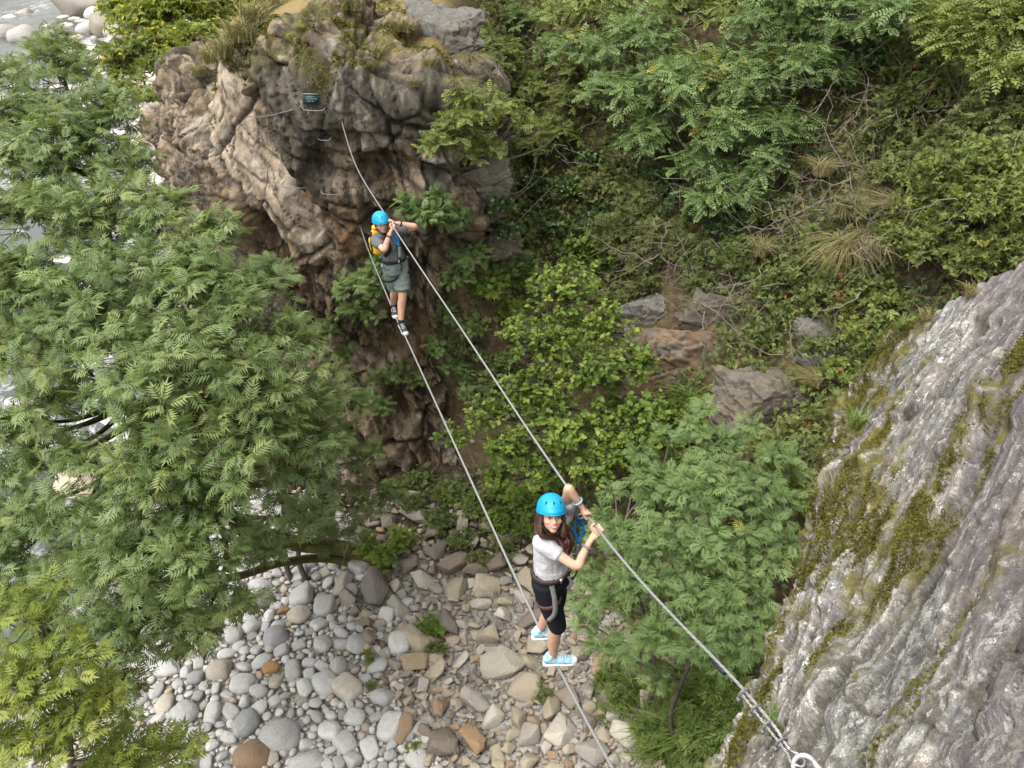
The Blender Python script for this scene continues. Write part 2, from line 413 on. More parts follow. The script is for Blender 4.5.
n1 = m.noise(c, 1.4, 8, .65); n2 = m.noise(m.coord((1, 1, .5), (0, .42, 0)), 6, 8, .7); n3 = m.noise(c, 22, 6, .7)
col = m.ramp(n1, [(.3, (.11, .080, .048)), (.5, (.225, .168, .108)), (.7, (.33, .265, .19))])
col = m.mix(m.math('MULTIPLY', m.attr('stain'), m.ramp(n2, [(.35, 0.0), (.6, .95)])), col, m.ramp(n3, [(.3, (.14, .075, .035)), (.7, (.30, .175, .09))]))
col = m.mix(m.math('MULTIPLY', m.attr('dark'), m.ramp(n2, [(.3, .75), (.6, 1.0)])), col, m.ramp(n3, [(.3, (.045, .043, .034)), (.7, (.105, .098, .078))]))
col = m.mix(m.math('MULTIPLY', m.attr('vein'), m.ramp(n3, [(.3, .2), (.6, .9)])), col, (.44, .39, .34))
col = m.mix(m.math('MULTIPLY', m.attr('pale'), m.ramp(n2, [(.25, .75), (.6, 1.0)])), col, m.ramp(n1, [(.3, (.42, .31, .215)), (.5, (.54, .43, .325)), (.7, (.62, .53, .43))]))
col = m.mix(m.ramp(m.noise(c, 9, 9, .75), [(.6, 0.0), (.66, .55)]), col, (.33, .33, .29))
col = m.mix(m.math('MULTIPLY', m.attr('moss'), m.ramp(m.noise(c, 5, 7), [(.4, 0.0), (.52, 1.0)])), col, m.ramp(n3, [(.3, (.06, .056, .014)), (.7, (.17, .155, .035))]))
blk_ = m.noise(c, 5.5, 10, .8)
col = m.mix(m.math('MULTIPLY', m.attr('blk'), m.ramp(blk_, [(.50, 0.0), (.535, .92)])), col, m.ramp(n3, [(.3, (.03, .027, .023)), (.7, (.09, .08, .065))]))
st_ = m.noise(m.coord((1.6, 1.6, .28), (0, .45, 0)), 3.2, 9, .75)
col = m.mix(m.ramp(st_, [(.36, .85), (.46, 0.0)]), col, (.035, .03, .024))
col = m.mix(m.ramp(m.noise(m.coord((1.5, 1.5, .3), (0, .5, 0)), 5.0, 8, .7), [(.58, 0.0), (.66, .75)]), col, (.31, .28, .235))
col = m.mix(m.math('MULTIPLY', m.attr('joint'), .85), col, m.ramp(n3, [(.35, (.022, .018, .014)), (.7, (.07, .055, .04))]))
grit = m.noise(c, 60, 5, .8)
col = m.mix(.55, col, m.ramp(grit, [(.32, .45), (.5, 1.0), (.68, 1.6)]), 'MULTIPLY')
col = m.mix(.85, col, m.ramp(m.attr('tone'), [(.22, .62), (.5, 1.0), (.78, 1.4)]), 'MULTIPLY')
bh = m.math('ADD', m.math('MULTIPLY', n2, .8), m.math('ADD', m.math('MULTIPLY', n3, .5), m.math('MULTIPLY', grit, .5)))
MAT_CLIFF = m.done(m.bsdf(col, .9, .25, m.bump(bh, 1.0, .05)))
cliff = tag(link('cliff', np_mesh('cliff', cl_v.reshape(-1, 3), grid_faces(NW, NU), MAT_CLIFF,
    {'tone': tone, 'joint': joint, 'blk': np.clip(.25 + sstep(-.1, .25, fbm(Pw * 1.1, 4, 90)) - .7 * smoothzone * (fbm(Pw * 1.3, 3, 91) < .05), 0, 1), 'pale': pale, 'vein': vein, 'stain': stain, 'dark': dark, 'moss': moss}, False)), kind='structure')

# ---- the slab the photographer stands against
A0 = at(800, 757, 3.56); SL_S = nrm((2.03, 3.89, .12)); SL_N = nrm((-.78, .39, .49)); SL_N = nrm(SL_N - SL_S * (SL_N @ SL_S)); SL_T = nrm(np.cross(SL_S, SL_N))
if SL_T[2] < 0: SL_T = -SL_T
NS_, NT_ = 470, 400
ss = np.linspace(-3.6, 7.2, NS_)
tt = np.concatenate([np.linspace(-9, -2.5, 40)[:-1], np.linspace(-2.5, 2.2, 330), np.linspace(2.2, 4.5, 32)[1:]]); NT_ = len(tt)
S_, T_ = np.meshgrid(ss, tt, indexing='ij'); O_ = 0 * S_
e2 = np.stack([S_, T_, O_], -1)
tlow = -.30 + .16 * fbm(np.stack([S_ * .9, O_, O_], -1), 3, 201) - .25 * sstep(.5, -1.0, S_) + .30 * sstep(.2, 1.3, S_) + .10 * sstep(1.6, 3.2, S_)
send = 4.3 - .62 * np.maximum(T_, -.3) + .14 * fbm(np.stack([T_ * 1.3, O_, O_ + 4], -1), 3, 202)
ot = np.maximum(0, tlow - T_); os_ = np.maximum(0, S_ - send)
sc_, tc_ = np.minimum(S_, send), np.maximum(T_, tlow)
al = math.radians(33); qa = S_ * math.cos(al) + T_ * math.sin(al); qc = -S_ * math.sin(al) + T_ * math.cos(al)
wv = .16 * fbm(np.stack([qa * .33, qc * .6, O_], -1), 2, 203)
def layers(freq, brk, warp_, seed):
    """slaty layers broken into blocks: height and a random tone per block"""
    Lk = qc * freq + warp_; kk = np.floor(Lk); fr = Lk - kk
    rk = _h(kk.astype(np.int64), kk.astype(np.int64) * 0, kk.astype(np.int64) * 0, seed)
    a_ = qa * brk * (.6 + .8 * rk) + rk * 17 + .35 * fbm(e2 * 3, 2, seed + 2); ia = np.floor(a_); fa_ = a_ - ia
    h_ = _h(kk.astype(np.int64), ia.astype(np.int64), kk.astype(np.int64) * 0 + 5, seed + 1)
    edge_ = np.minimum(np.minimum(fr, 1 - fr) * 1.0, np.minimum(fa_, 1 - fa_) * 2.5)
    return h_ + .55 * (fr - .5) * (rk - .2) + .25 * (fa_ - .5) * (h_ - .5), h_, edge_
H1, t1_, ed1 = layers(2.3, .55, wv * 2.3, 231); H2, t2_, ed2 = layers(6.5, 1.3, wv * 6.2 + .3 * fbm(e2 * .8, 2, 216), 233); H3, t3_, ed3 = layers(17, 3.2, wv * 16 + .6 * fbm(e2 * .9, 2, 217), 235)
rough_zone = np.clip(.30 + .9 * fbm(e2 * .55, 2, 204) + .6 * sstep(.7, -.1, T_ + .10 * S_), .12, 1)
w1, w2, wid, _ = worley(np.stack([qa * 1.5, qc * 4.6, O_], -1), 205)
v1_, v2_, vid, _ = worley(np.stack([qa * 4.5, qc * 13, O_], -1), 225)
u1, u2, uid, uce = worley(np.stack([qa * .9, qc * 3.1, O_], -1), 226)
fac = (np.stack([qa * .9, qc * 3.1, O_], -1) - uce)
ln1 = ridged(np.stack([qa * .35, (qc + wv) * 6.5, O_], -1), 2, 227); ln2 = ridged(np.stack([qa * .5, (qc + wv) * 19, O_], -1), 2, 228)
crk = sstep(.62, .86, ln1) ; crk2 = sstep(.62, .86, ln2)
def FS(a, b, seed):
    return facet(qa / a + .3 * facet(qa / a * .4, qc / b * .4, seed + 5), qc / b + .3 * facet(qa / a * .37 + 9, qc / b * .37, seed + 6), seed)
dsp = .10 * fbm(e2 * .45, 3, 206) + rough_zone * (.05 * (H1 - .5) + .034 * (H2 - .5) + .016 * (H3 - .5) + .040 * FS(.42, .20, 310) + .028 * FS(.17, .09, 311) + .014 * FS(.06, .035, 312) - .03 * sstep(.06, 0, ed1) - .016 * sstep(.10, 0, ed2)) \
    + (1 - rough_zone) * (.03 * (H1 - .5) + .018 * (H2 - .5) + .010 * (H3 - .5) + .018 * FS(.5, .10, 313)) - .03 * crk - .012 * crk2 + .006 * fbm(e2 * 24, 3, 208)
# an upper ledge near the camera and a boulder-like step in the corner of the frame
dsp = dsp + .28 * sstep(.0, .06, T_ * .8 - .35 * S_ - 1.13 + .18 * fbm(e2 * 1.6, 3, 209)) + .05 * sstep(.2, .4, fbm(e2 * 2.3, 3, 210))
roll = np.minimum(ot, .5)
P = A0 + SL_S * sc_[..., None] + SL_T * tc_[..., None] + SL_N * dsp[..., None]
down = V3(-.02, .03, -1); 
P = P + (SL_T * -1 * .5 + down * .5)[None, None] * roll[..., None] + down * np.maximum(0, ot - .5)[..., None] + (SL_S * .25 + V3(.1, 0, -1)) * os_[..., None]
blk = .25 * fbm(P * .9, 4, 211) + .1 * ridged(P * np.array([3, 3, 1.2]), 3, 212)
outw = np.clip(ot * 1.5 + os_ * 1.5, 0, 1)
P = P + nrm((-.9, .42, .1)) * (blk * outw)[..., None]
mz = .75 * fbm(np.stack([qa * .8, qc * 4.2, O_], -1), 4, 213) + .18 * crk
mossn = np.clip(sstep(-.05, .22, mz + .30 * np.exp(-((qc + .05 + .25 * wv) / .34) ** 2) * sstep(.2, 1.4, S_) - .32 * sstep(.45, 1.2, T_ - .05 * S_) - .10 * sstep(1.2, -.4, S_) - .03 - .14 * sstep(.3, -.8, S_) + .34 * sstep(.9, 2.2, S_) * sstep(.7, .1, T_)) , 0, 1)
lich = np.clip(sstep(.0, .3, fbm(np.stack([qa * 1.7, qc * 3.6, O_ + 3], -1), 4, 214) + .12), 0, 1)
viol = np.clip(sstep(.35, 1.2, T_ - .02 * S_ + .4 * fbm(e2 * .8, 3, 215)), 0, 1)
mossn = np.clip(mossn + 0.0, 0, 1)
P = P + SL_N * (mossn * (.030 + .034 * fbm(e2 * 17, 4, 217)))[..., None]
m = M('slab_rock'); 
tcn = m.coord()
st = m.n('Mapping', {'Vector': m.n('TexCoord').outputs['UV'], 'Rotation': (0, 0, -al), 'Scale': (1, 1, 1)}).outputs[0]
def stretched(sx, sy):
    return m.n('Mapping', {'Vector': st, 'Scale': (sx, sy, 1)}).outputs[0]
nA = m.noise(stretched(1.2, 5), 1.6, 8, .65); nB = m.noise(stretched(5, 13), 2.0, 8, .7); nC = m.noise(tcn, 42, 7, .7); nD = m.noise(tcn, 9, 8, .7)
nE = m.noise(stretched(2.6, 4.6), 4.6, 10, .78, .2)
grey = m.ramp(nB, [(.32, (.035, .033, .031)), (.44, (.105, .100, .094)), (.56, (.185, .178, .168)), (.70, (.30, .292, .275))])
vio = m.ramp(nB, [(.3, (.05, .043, .045)), (.5, (.13, .113, .117)), (.68, (.22, .198, .198))])
col = m.mix(m.math('MULTIPLY', m.attr('viol'), m.ramp(nA, [(.35, .2), (.65, 1.0)])), grey, vio)
col = m.mix(m.ramp(nD, [(.5, 0.0), (.7, .6)]), col, (.24, .185, .13))
col = m.mix(m.math('MULTIPLY', m.attr('lich'), m.ramp(nE, [(.52, 0.0), (.54, .8)])), col, m.ramp(nC, [(.3, (.24, .255, .22)), (.7, (.40, .40, .36))]))
col = m.mix(m.ramp(m.noise(stretched(2.6, 4.4), 5.2, 8, .8), [(.555, 0.0), (.575, .95)]), col, m.ramp(nC, [(.3, (.33, .31, .285)), (.7, (.54, .515, .475))]))
col = m.mix(m.ramp(m.noise(stretched(8, 13), 5, 7, .78), [(.58, 0.0), (.61, .85)]), col, (.035, .034, .03))
col = m.mix(m.math('MULTIPLY', m.attr('crk'), .95), col, m.ramp(nD, [(.35, (.022, .019, .015)), (.65, (.085, .075, .055))]))
col = m.mix(m.math('MULTIPLY', m.attr('viol'), .3), col, m.ramp(nB, [(.3, (.09, .075, .078)), (.7, (.20, .175, .177))]))
mo = m.math('MULTIPLY', m.attr('moss'), m.ramp(m.noise(tcn, 7, 9, .75), [(.42, 0.0), (.54, 1.0)]))
col = m.mix(mo, col, m.ramp(m.noise(tcn, 16, 8, .7), [(.28, (.030, .025, .007)), (.48, (.085, .074, .017)), (.70, (.175, .158, .042))]))
grit = m.noise(tcn, 150, 4, .8)
col = m.mix(.6, col, m.ramp(grit, [(.32, .4), (.5, 1.0), (.68, 1.7)]), 'MULTIPLY')
col = m.mix(m.math('MULTIPLY', m.math('SUBTRACT', 1.0, mo), .8), col, m.ramp(m.attr('tone'), [(.2, .6), (.5, 1.0), (.8, 1.5)]), 'MULTIPLY')
bh = m.math('ADD', m.math('MULTIPLY', nB, .5), m.math('ADD', m.math('MULTIPLY', nC, .5), m.math('MULTIPLY', nE, .3)))
MAT_SLAB = m.done(m.bsdf(col, .92, .25, m.bump(bh, .7, .018)))
sme = np_mesh('rock_slab', P.reshape(-1, 3), grid_faces(NS_, NT_)[:, ::-1], MAT_SLAB, {'moss': mossn, 'lich': lich, 'viol': viol, 'crk': np.clip(.55 * crk + .35 * crk2 + 1.0 * sstep(.07, .01, ed1) * (.4 + .6 * rough_zone) + .9 * sstep(.12, .02, ed2) * (.35 + .65 * rough_zone), 0, 1), 'tone': .4 * t1_ + .35 * t2_ + .25 * t3_}, False)
uvl = sme.uv_layers.new(name='UVMap'); li = np.empty(len(sme.loops), np.int32); sme.loops.foreach_get('vertex_index', li)
uvl.data.foreach_set('uv', np.stack([S_.ravel(), T_.ravel()], -1)[li].astype(np.float32).ravel())
slab = tag(link('rock_face', sme), kind='structure')
SLAB_P = P.reshape(NS_, NT_, 3)
def slab_at(s, t):
    """point on the slab surface"""
    return SLAB_P[np.argmin(abs(ss - s)), np.argmin(abs(tt - t))]

def hit(px, py):
    """distance along the view axis to slope or river bed, for planning where plants can stand"""
    r = ray(px, py); t = np.arange(4, 90, .1); p = CAM + r * t[:, None]
    zz = np.maximum(hill_z(p[:, 0], p[:, 1]), bed_z(p[:, 0], p[:, 1]))
    i = np.argmax(p[:, 2] < zz)
    tb = t[i] if (p[:, 2] < zz).any() else 90
    if px < 535:
        j = cl_v[:, :].reshape(-1, 3) - CAM; dep = j[:, 1] * CS - j[:, 2] * SN
        uu_, vv_ = j[:, 0] / dep * FPX + 512, 384 - (j[:, 1] * SN + j[:, 2] * CS) / dep * FPX
        mm = (abs(uu_ - px) < 5) & (abs(vv_ - py) < 5)
        if mm.any(): tb = min(tb, dep[mm].min())
    return tb
# ================================================================== stones
def rounded_stone(seed, flat=.65):
    bm = bmesh.new(); bmesh.ops.create_icosphere(bm, subdivisions=3, radius=1)
    v = np.array([x.co for x in bm.verts]); f = np.array([[x.index for x in p.verts] for p in bm.faces]); bm.free()
    r = np.random.default_rng(seed)
    k = 1 + .26 * fbm(v * .9 + seed * 3.1, 2, seed)[:, None] + .10 * fbm(v * 2.2 + seed, 3, seed + 5)[:, None]
    v = v * k
    e = r.uniform(2.4, 3.4)                        # a little boxy, as river cobbles are
    v = np.sign(v) * np.abs(v) ** (2 / e) if seed % 2 == 0 else v
    return v * np.array([1, r.uniform(.62, .9), flat * r.uniform(.75, 1.05)]), f
def broken_stone(seed, flat=.6):
    r = np.random.default_rng(seed)
    bm = bmesh.new()
    pts = r.normal(size=(15, 3)); pts = pts / np.abs(pts).max(1, keepdims=True) * r.uniform(.72, 1, (15, 1))
    pts *= np.array([1, r.uniform(.55, .9), flat * r.uniform(.7, 1.1)])
    for p in pts: bm.verts.new(p)
    h = bmesh.ops.convex_hull(bm, input=bm.verts)
    bmesh.ops.delete(bm, geom=list({g for g in h['geom_interior'] + h['geom_unused'] if isinstance(g, bmesh.types.BMVert)}), context='VERTS')
    bmesh.ops.dissolve_limit(bm, angle_limit=math.radians(14), verts=bm.verts, edges=bm.edges)
    bmesh.ops.bevel(bm, geom=bm.edges[:], offset=.045, segments=1, affect='EDGES', clamp_overlap=True)
    bmesh.ops.triangulate(bm, faces=bm.faces)
    bmesh.ops.subdivide_edges(bm, edges=bm.edges[:], cuts=2, use_grid_fill=True)
    bmesh.ops.triangulate(bm, faces=bm.faces)
    v = np.array([x.co for x in bm.verts]); f = np.array([[x.index for x in p.verts] for p in bm.faces]); bm.free()
    v = v * (1 + .07 * fbm(v * 3 + seed, 4, seed)[:, None])
    return v, f

def stone_mat(name, tint_from, spots, rough_scale=1.0):
    m = M(name); c = m.coord()
    base = m.n('ObjectInfo').outputs['Color'] if tint_from == 'object' else m.ramp(m.attr('tint'), spots)
    n = m.noise(c, 2.2 * rough_scale, 8, .7); n2 = m.noise(c, 9 * rough_scale, 6, .7)
    col = m.mix(m.ramp(n, [(.3, .6), (.6, 0.0)]), base, m.mix(.4, base, (.14, .12, .10), 'MIX'))
    col = m.mix(m.ramp(n2, [(.6, 0.0), (.75, .5)]), col, (.52, .50, .46))
    return m.done(m.bsdf(col, .88, .25, m.bump(n2, .6, .12 / rough_scale if tint_from == 'object' else .02)))
MAT_ROUND = stone_mat('cobble_stone', 'object', None)
MAT_BROKEN = stone_mat('broken_stone', 'object', None)
PALE = [(0, (.36, .345, .325)), (.3, (.46, .445, .415)), (.55, (.54, .525, .49)), (.8, (.46, .42, .37)), (.93, (.40, .31, .21)), (1, (.3, .29, .28))]
TAN = [(0, (.20, .165, .125)), (.3, (.33, .28, .21)), (.6, (.40, .35, .28)), (.8, (.33, .22, .13)), (1, (.26, .25, .23))]
MAT_GRAVEL = stone_mat('gravel_stone', 'attr', PALE, 5)
MAT_RUBBLE = stone_mat('rubble_stone', 'attr', TAN, 5)

ROUND = [rounded_stone(100 + i) for i in range(14)]
BROKEN = [broken_stone(300 + i) for i in range(14)]
ROUND_ME = [np_mesh('cobble', v, f, MAT_ROUND, smooth=True) for v, f in ROUND]
BROKEN_ME = [np_mesh('broken_rock', v, f, MAT_BROKEN, smooth=False) for v, f in BROKEN]

def talus_side(x, y):
    """> 0 where angular rock fallen from the slope lies, < 0 on the washed cobbles"""
    p = np.stack([x, y, 0 * x], -1)
    return x + 1.25 + .45 * (y - 8.56) + .8 * fbm(p * .5, 2, 55)
def throw(n_try, radii, keep, have, x0, x1, y0, y1, gap=.86):
    out = []
    HX = np.array([h[:2] for h in have]) if have else np.zeros((0, 2)); HR = np.array([h[2] for h in have]) if have else np.zeros(0)
    px, py, pr = list(HX[:, 0]), list(HX[:, 1]), list(HR)
    A = np.zeros((len(px) + n_try, 3)); n = len(px); A[:n] = np.stack([px, py, pr], -1) if n else A[:0]
    for i in range(n_try):
        x, y = rng.uniform(x0, x1), rng.uniform(y0, y1); r = radii(i / n_try)
        if not keep(x, y): continue
        if n and (np.hypot(A[:n, 0] - x, A[:n, 1] - y) < (A[:n, 2] + r) * gap).any(): continue
        A[n] = (x, y, r); n += 1; out.append((x, y, r))
    return out
def _sd(x, y): return float(talus_side(np.array([x]), np.array([y]))[0]), float(foot_d(np.array([x]), np.array([y]))[0])

special = [  # px, py, radius, kind, tilt, colour, label
    (505, 665, .54, 'b', (.25, .1, .5), (.42, .38, .31), 'large flat tan rock below the feet of the nearer climber'),
    (375, 592, .62, 's', (.45, .1, 1.2), (.20, .18, .155), 'tall grey brown slab of rock standing where cobbles meet broken rocks'),
    (472, 737, .36, 'b', (.5, .2, 2.2), (.36, .23, .13), 'rusty brown wedge shaped rock among broken tan rocks'),
    (415, 657, .36, 'b', (.3, .3, .2), (.40, .31, .20), 'ochre block of rock beside a small green plant'),
    (270, 664, .16, 'r', (0, 0, .3), (.42, .24, .10), 'bright orange round cobble among grey cobbles'),
    (282, 607, .16, 'b', (0, 0, 1), (.34, .22, .12), 'orange brown angular stone among the pale cobbles under the mossy tree'),
    (250, 749, .30, 'r', (0, 0, .2), (.28, .19, .12), 'long brown flat cobble in the grey cobbles near the tree'),
    (258, 600, .34, 'r', (.1, 0, .7), (.33, .29, .27), 'large flat pinkish grey cobble at the edge of the tree'),
    (278, 730, .34, 'r', (.1, 0, .1), (.45, .44, .42), 'large round whitish cobble with a pitted top'),
    (245, 718, .30, 'r', (.1, 0, 1.3), (.37, .37, .36), 'long bean shaped grey cobble in the river bed'),
    (275, 635, .30, 'r', (.1, 0, .3), (.33, .33, .335), 'bluish grey smooth boulder in the cobbles'),
    (396, 545, .34, 'b', (.2, 0, .3), (.17, .13, .10), 'dark brown rock at the foot of the cliff'),
    (440, 556, .30, 'b', (.2, .2, .9), (.22, .20, .17), 'grey brown block lying at the foot of the cliff'),
    (447, 620, .40, 'b', (.2, 0, 2.), (.22, .20, .165), 'dark weathered rock in the middle of the rock fall'),
    (560, 600, .34, 'b', (.2, .1, .4), (.27, .23, .19), 'grey rock half hidden behind the legs of the nearer climber'),
]
have = []
def stone(name, me, x, y, z, r, rot, colr, lab, cat, group=None):
    o = link(name, me); o.location = (x, y, z); o.rotation_euler = rot; o.scale = (r, r, r)
    o.color = (*colr, 1); return tag(o, lab, cat, group)
for (px, py, r, kd, rot, colr, lab) in special:
    p = at_z(px, py, .25); z = float(bed_z(np.array([p[0]]), np.array([p[1]]))[0])
    if kd == 's':
        o = stone('rock', BROKEN_ME[3], p[0], p[1] + .1, z + .32, r, rot, colr, lab, 'rock'); o.scale = (r * .62, r * 1.35, r * .8); o.rotation_euler = (.62, .05, -.08)
    else:
        o = stone('rock' if kd == 'b' else 'cobble', (BROKEN_ME if kd == 'b' else ROUND_ME)[int(px) % 14], p[0], p[1], z + r * .25, r, rot, colr, lab, 'rock' if kd == 'b' else 'cobble')
    have.append((p[0], p[1], r * .8))

# washed cobbles, largest first
def kc(x, y):
    a, d = _sd(x, y); return a < .2 and d < -.4
big = throw(9000, lambda f: .17 * (1 - f) ** 30 + .075 * (1 - f) + .04 + rng.uniform(-.015, .025), kc, have, -7.6, 1.0, 8.3, 15.4, .82)
big.sort(key=lambda s: -s[2]); mid, big = big[300:], big[:300]
PALES = [((.52, .51, .485), 'pale grey'), ((.63, .62, .59), 'whitish'), ((.42, .412, .395), 'mid grey'), ((.50, .45, .37), 'cream brown')]
for (x, y, r) in big:
    c_, nm = PALES[rng.choice(4, p=[.45, .28, .15, .12])]
    z = float(bed_z(np.array([x]), np.array([y]))[0]); c_ = np.array(c_) * rng.uniform(.85, 1.15)
    stone('cobble', ROUND_ME[rng.integers(14)], x, y, z + r * .18 + rng.uniform(-.02, .05), r * 1.08, (rng.normal(0, .22), rng.normal(0, .22), rng.uniform(0, 6.28)), c_,
          nm + ' rounded cobble on the dry river bed', 'cobble', nm + ' cobbles of the river bed')
have2 = have + big + mid
def pack(items, lib, smooth, mat, name, lab, cat):
    vs, fs, ts, off = [], [], [], 0
    for (x, y, r) in items:
        v, f = lib[rng.integers(len(lib))]
        a = rng.uniform(0, 6.28); ca, sa = math.cos(a), math.sin(a); b = rng.normal(0, .3); cb, sb = math.cos(b), math.sin(b)
        R = np.array([[ca, -sa, 0], [sa, ca, 0], [0, 0, 1]]) @ np.array([[1, 0, 0], [0, cb, -sb], [0, sb, cb]])
        z = float(bed_z(np.array([x]), np.array([y]))[0])
        vs.append((v * r * 1.1) @ R.T + V3(x, y, z + r * .25 + rng.uniform(0, .03))); fs.append(f + off); off += len(v); ts.append(np.full(len(v), rng.uniform()))
    o = link(name, np_mesh(name, np.concatenate(vs), np.concatenate(fs), mat, {'tint': np.concatenate(ts)}, smooth))
    return tag(o, lab, cat, kind='stuff')
def lowpoly(seed, sub):
    bm = bmesh.new(); bmesh.ops.create_icosphere(bm, subdivisions=sub, radius=1)
    v = np.array([x.co for x in bm.verts]); f = np.array([[x.index for x in p.verts] for p in bm.faces]); bm.free()
    r = np.random.default_rng(seed)
    return v * (1 + .2 * fbm(v * 1.1 + seed, 2, seed)[:, None]) * np.array([1, r.uniform(.6, .95), r.uniform(.45, .75)]), f
small = throw(16000, lambda f: .05 * (1 - f) ** 1.5 + .032, kc, have2, -8.5, 1.5, 7.3, 15.6, .8)
pack(small + mid, [lowpoly(500 + i, 2) for i in range(10)], True, MAT_GRAVEL, 'gravel', 'small pale pebbles filling the gaps between the cobbles', 'gravel')

# broken rock fallen from the slope
def kt(x, y):
    a, d = _sd(x, y); return a > -.25 and d < .55 - .5 * max(0, y - 13) and (y < 13.4 or rng.uniform() < .55)
tb = throw(6000, lambda f: .24 * (1 - f) ** 16 + .085 * (1 - f) + .05 + rng.uniform(-.02, .03), kt, have, -4.5, 4, 7.6, 16.0, .66)
tb.sort(key=lambda s: -s[2]); tmid, tb = tb[290:], tb[:290]
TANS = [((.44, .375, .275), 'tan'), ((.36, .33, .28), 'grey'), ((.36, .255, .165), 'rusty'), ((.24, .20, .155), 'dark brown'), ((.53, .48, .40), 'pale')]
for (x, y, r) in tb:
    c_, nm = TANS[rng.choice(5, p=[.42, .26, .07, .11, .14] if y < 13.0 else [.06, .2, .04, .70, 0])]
    z = float(max(bed_z(np.array([x]), np.array([y]))[0], hill_z(np.array([x]), np.array([y]))[0])); c_ = np.array(c_) * rng.uniform(.85, 1.15)
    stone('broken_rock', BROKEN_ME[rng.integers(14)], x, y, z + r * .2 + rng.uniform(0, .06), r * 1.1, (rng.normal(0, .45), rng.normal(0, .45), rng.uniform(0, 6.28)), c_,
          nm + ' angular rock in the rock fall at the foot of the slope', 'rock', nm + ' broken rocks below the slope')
small = throw(14000, lambda f: .09 * (1 - f) + .04, kt, have + tb + tmid, -4.5, 4, 6.8, 16.2, .68)
pack(small + tmid, [broken_stone(700 + i) for i in range(8)], False, MAT_RUBBLE, 'rubble', 'small broken tan stones between the larger fallen rocks', 'rubble')

# boulders in and beside the river upstream
bo = [(90, 14, 3.6, (.36, .33, .28), 'large smooth grey boulder at the bend of the river'), (28, 44, 1.6, (.52, .50, .46), 'flat white boulder lying in dark water at the top of the frame'),
      (8, 40, 1.5, (.42, .41, .39), 'grey white boulder at the water edge in the top corner'), (25, 20, 1.5, (.50, .47, .42), 'white rock in dark water beside the big smooth boulder'),
      (108, 30, 1.6, (.38, .33, .26), 'brown grey block just below the large smooth boulder'), (15, 118, 1.2, (.48, .44, .40), 'pinkish white boulder seen between the ash twigs'),
      (30, 130, 1.0, (.52, .50, .47), 'white boulder by the foam left of the tree top'), (128, 44, 1.2, (.40, .34, .30), 'pale pinkish block near the yellow flowered bushes'),
      (100, 112, .9, (.45, .43, .41), 'white cobbly boulder behind the tree top'), (70, 122, .9, (.50, .48, .46), 'whitish boulder in the foaming rapid'),
      (108, 448, .62, (.36, .24, .14), 'rusty brown boulder seen through the gap in the ash crown'), (62, 432, .5, (.40, .38, .35), 'grey boulder at the water seen through the ash leaves'),
      (30, 470, .5, (.44, .42, .40), 'pale boulder by the river behind the ash leaves'), (40, 548, .5, (.50, .48, .46), 'white boulder glimpsed under the ash branches'), (20, 250, .9, (.5, .47, .44), 'pale river boulder behind the left edge of the ash'),
      (55, 330, .8, (.45, .44, .43), 'light grey boulder in the river behind the ash'), (12, 210, .9, (.48, .44, .40), 'cream boulder beside the river behind ash twigs')]
for i, (px, py, r, c_, lab) in enumerate(bo):
    r_ = ray(px, py); t = np.arange(8, 120, .2); p = CAM + r_ * t[:, None]
    j = np.argmax(p[:, 2] < bed_z(p[:, 0], p[:, 1]) + .2); p = p[j]
    c_ = tuple(.72 * q_ for q_ in c_); o = stone('boulder', (ROUND_ME if i % 3 else BROKEN_ME)[i % 14], p[0], p[1], float(bed_z(p[:1], p[1:2])[0]) + r * .3, r, (.2 * math.sin(i), .2, i * 1.3), c_, lab, 'boulder')
def kl(x, y):
    d = float(foot_d(np.array([x]), np.array([y]))[0]); return d < -.6
far = throw(2600, lambda f: .9 * (1 - f) ** 2 + .12, kl, [], -48, -8, 14, 80, .85)
pack(far, [lowpoly(600 + i, 2) for i in range(10)], True, MAT_GRAVEL, 'shore_gravel', 'pale stones along both banks of the river', 'stones')

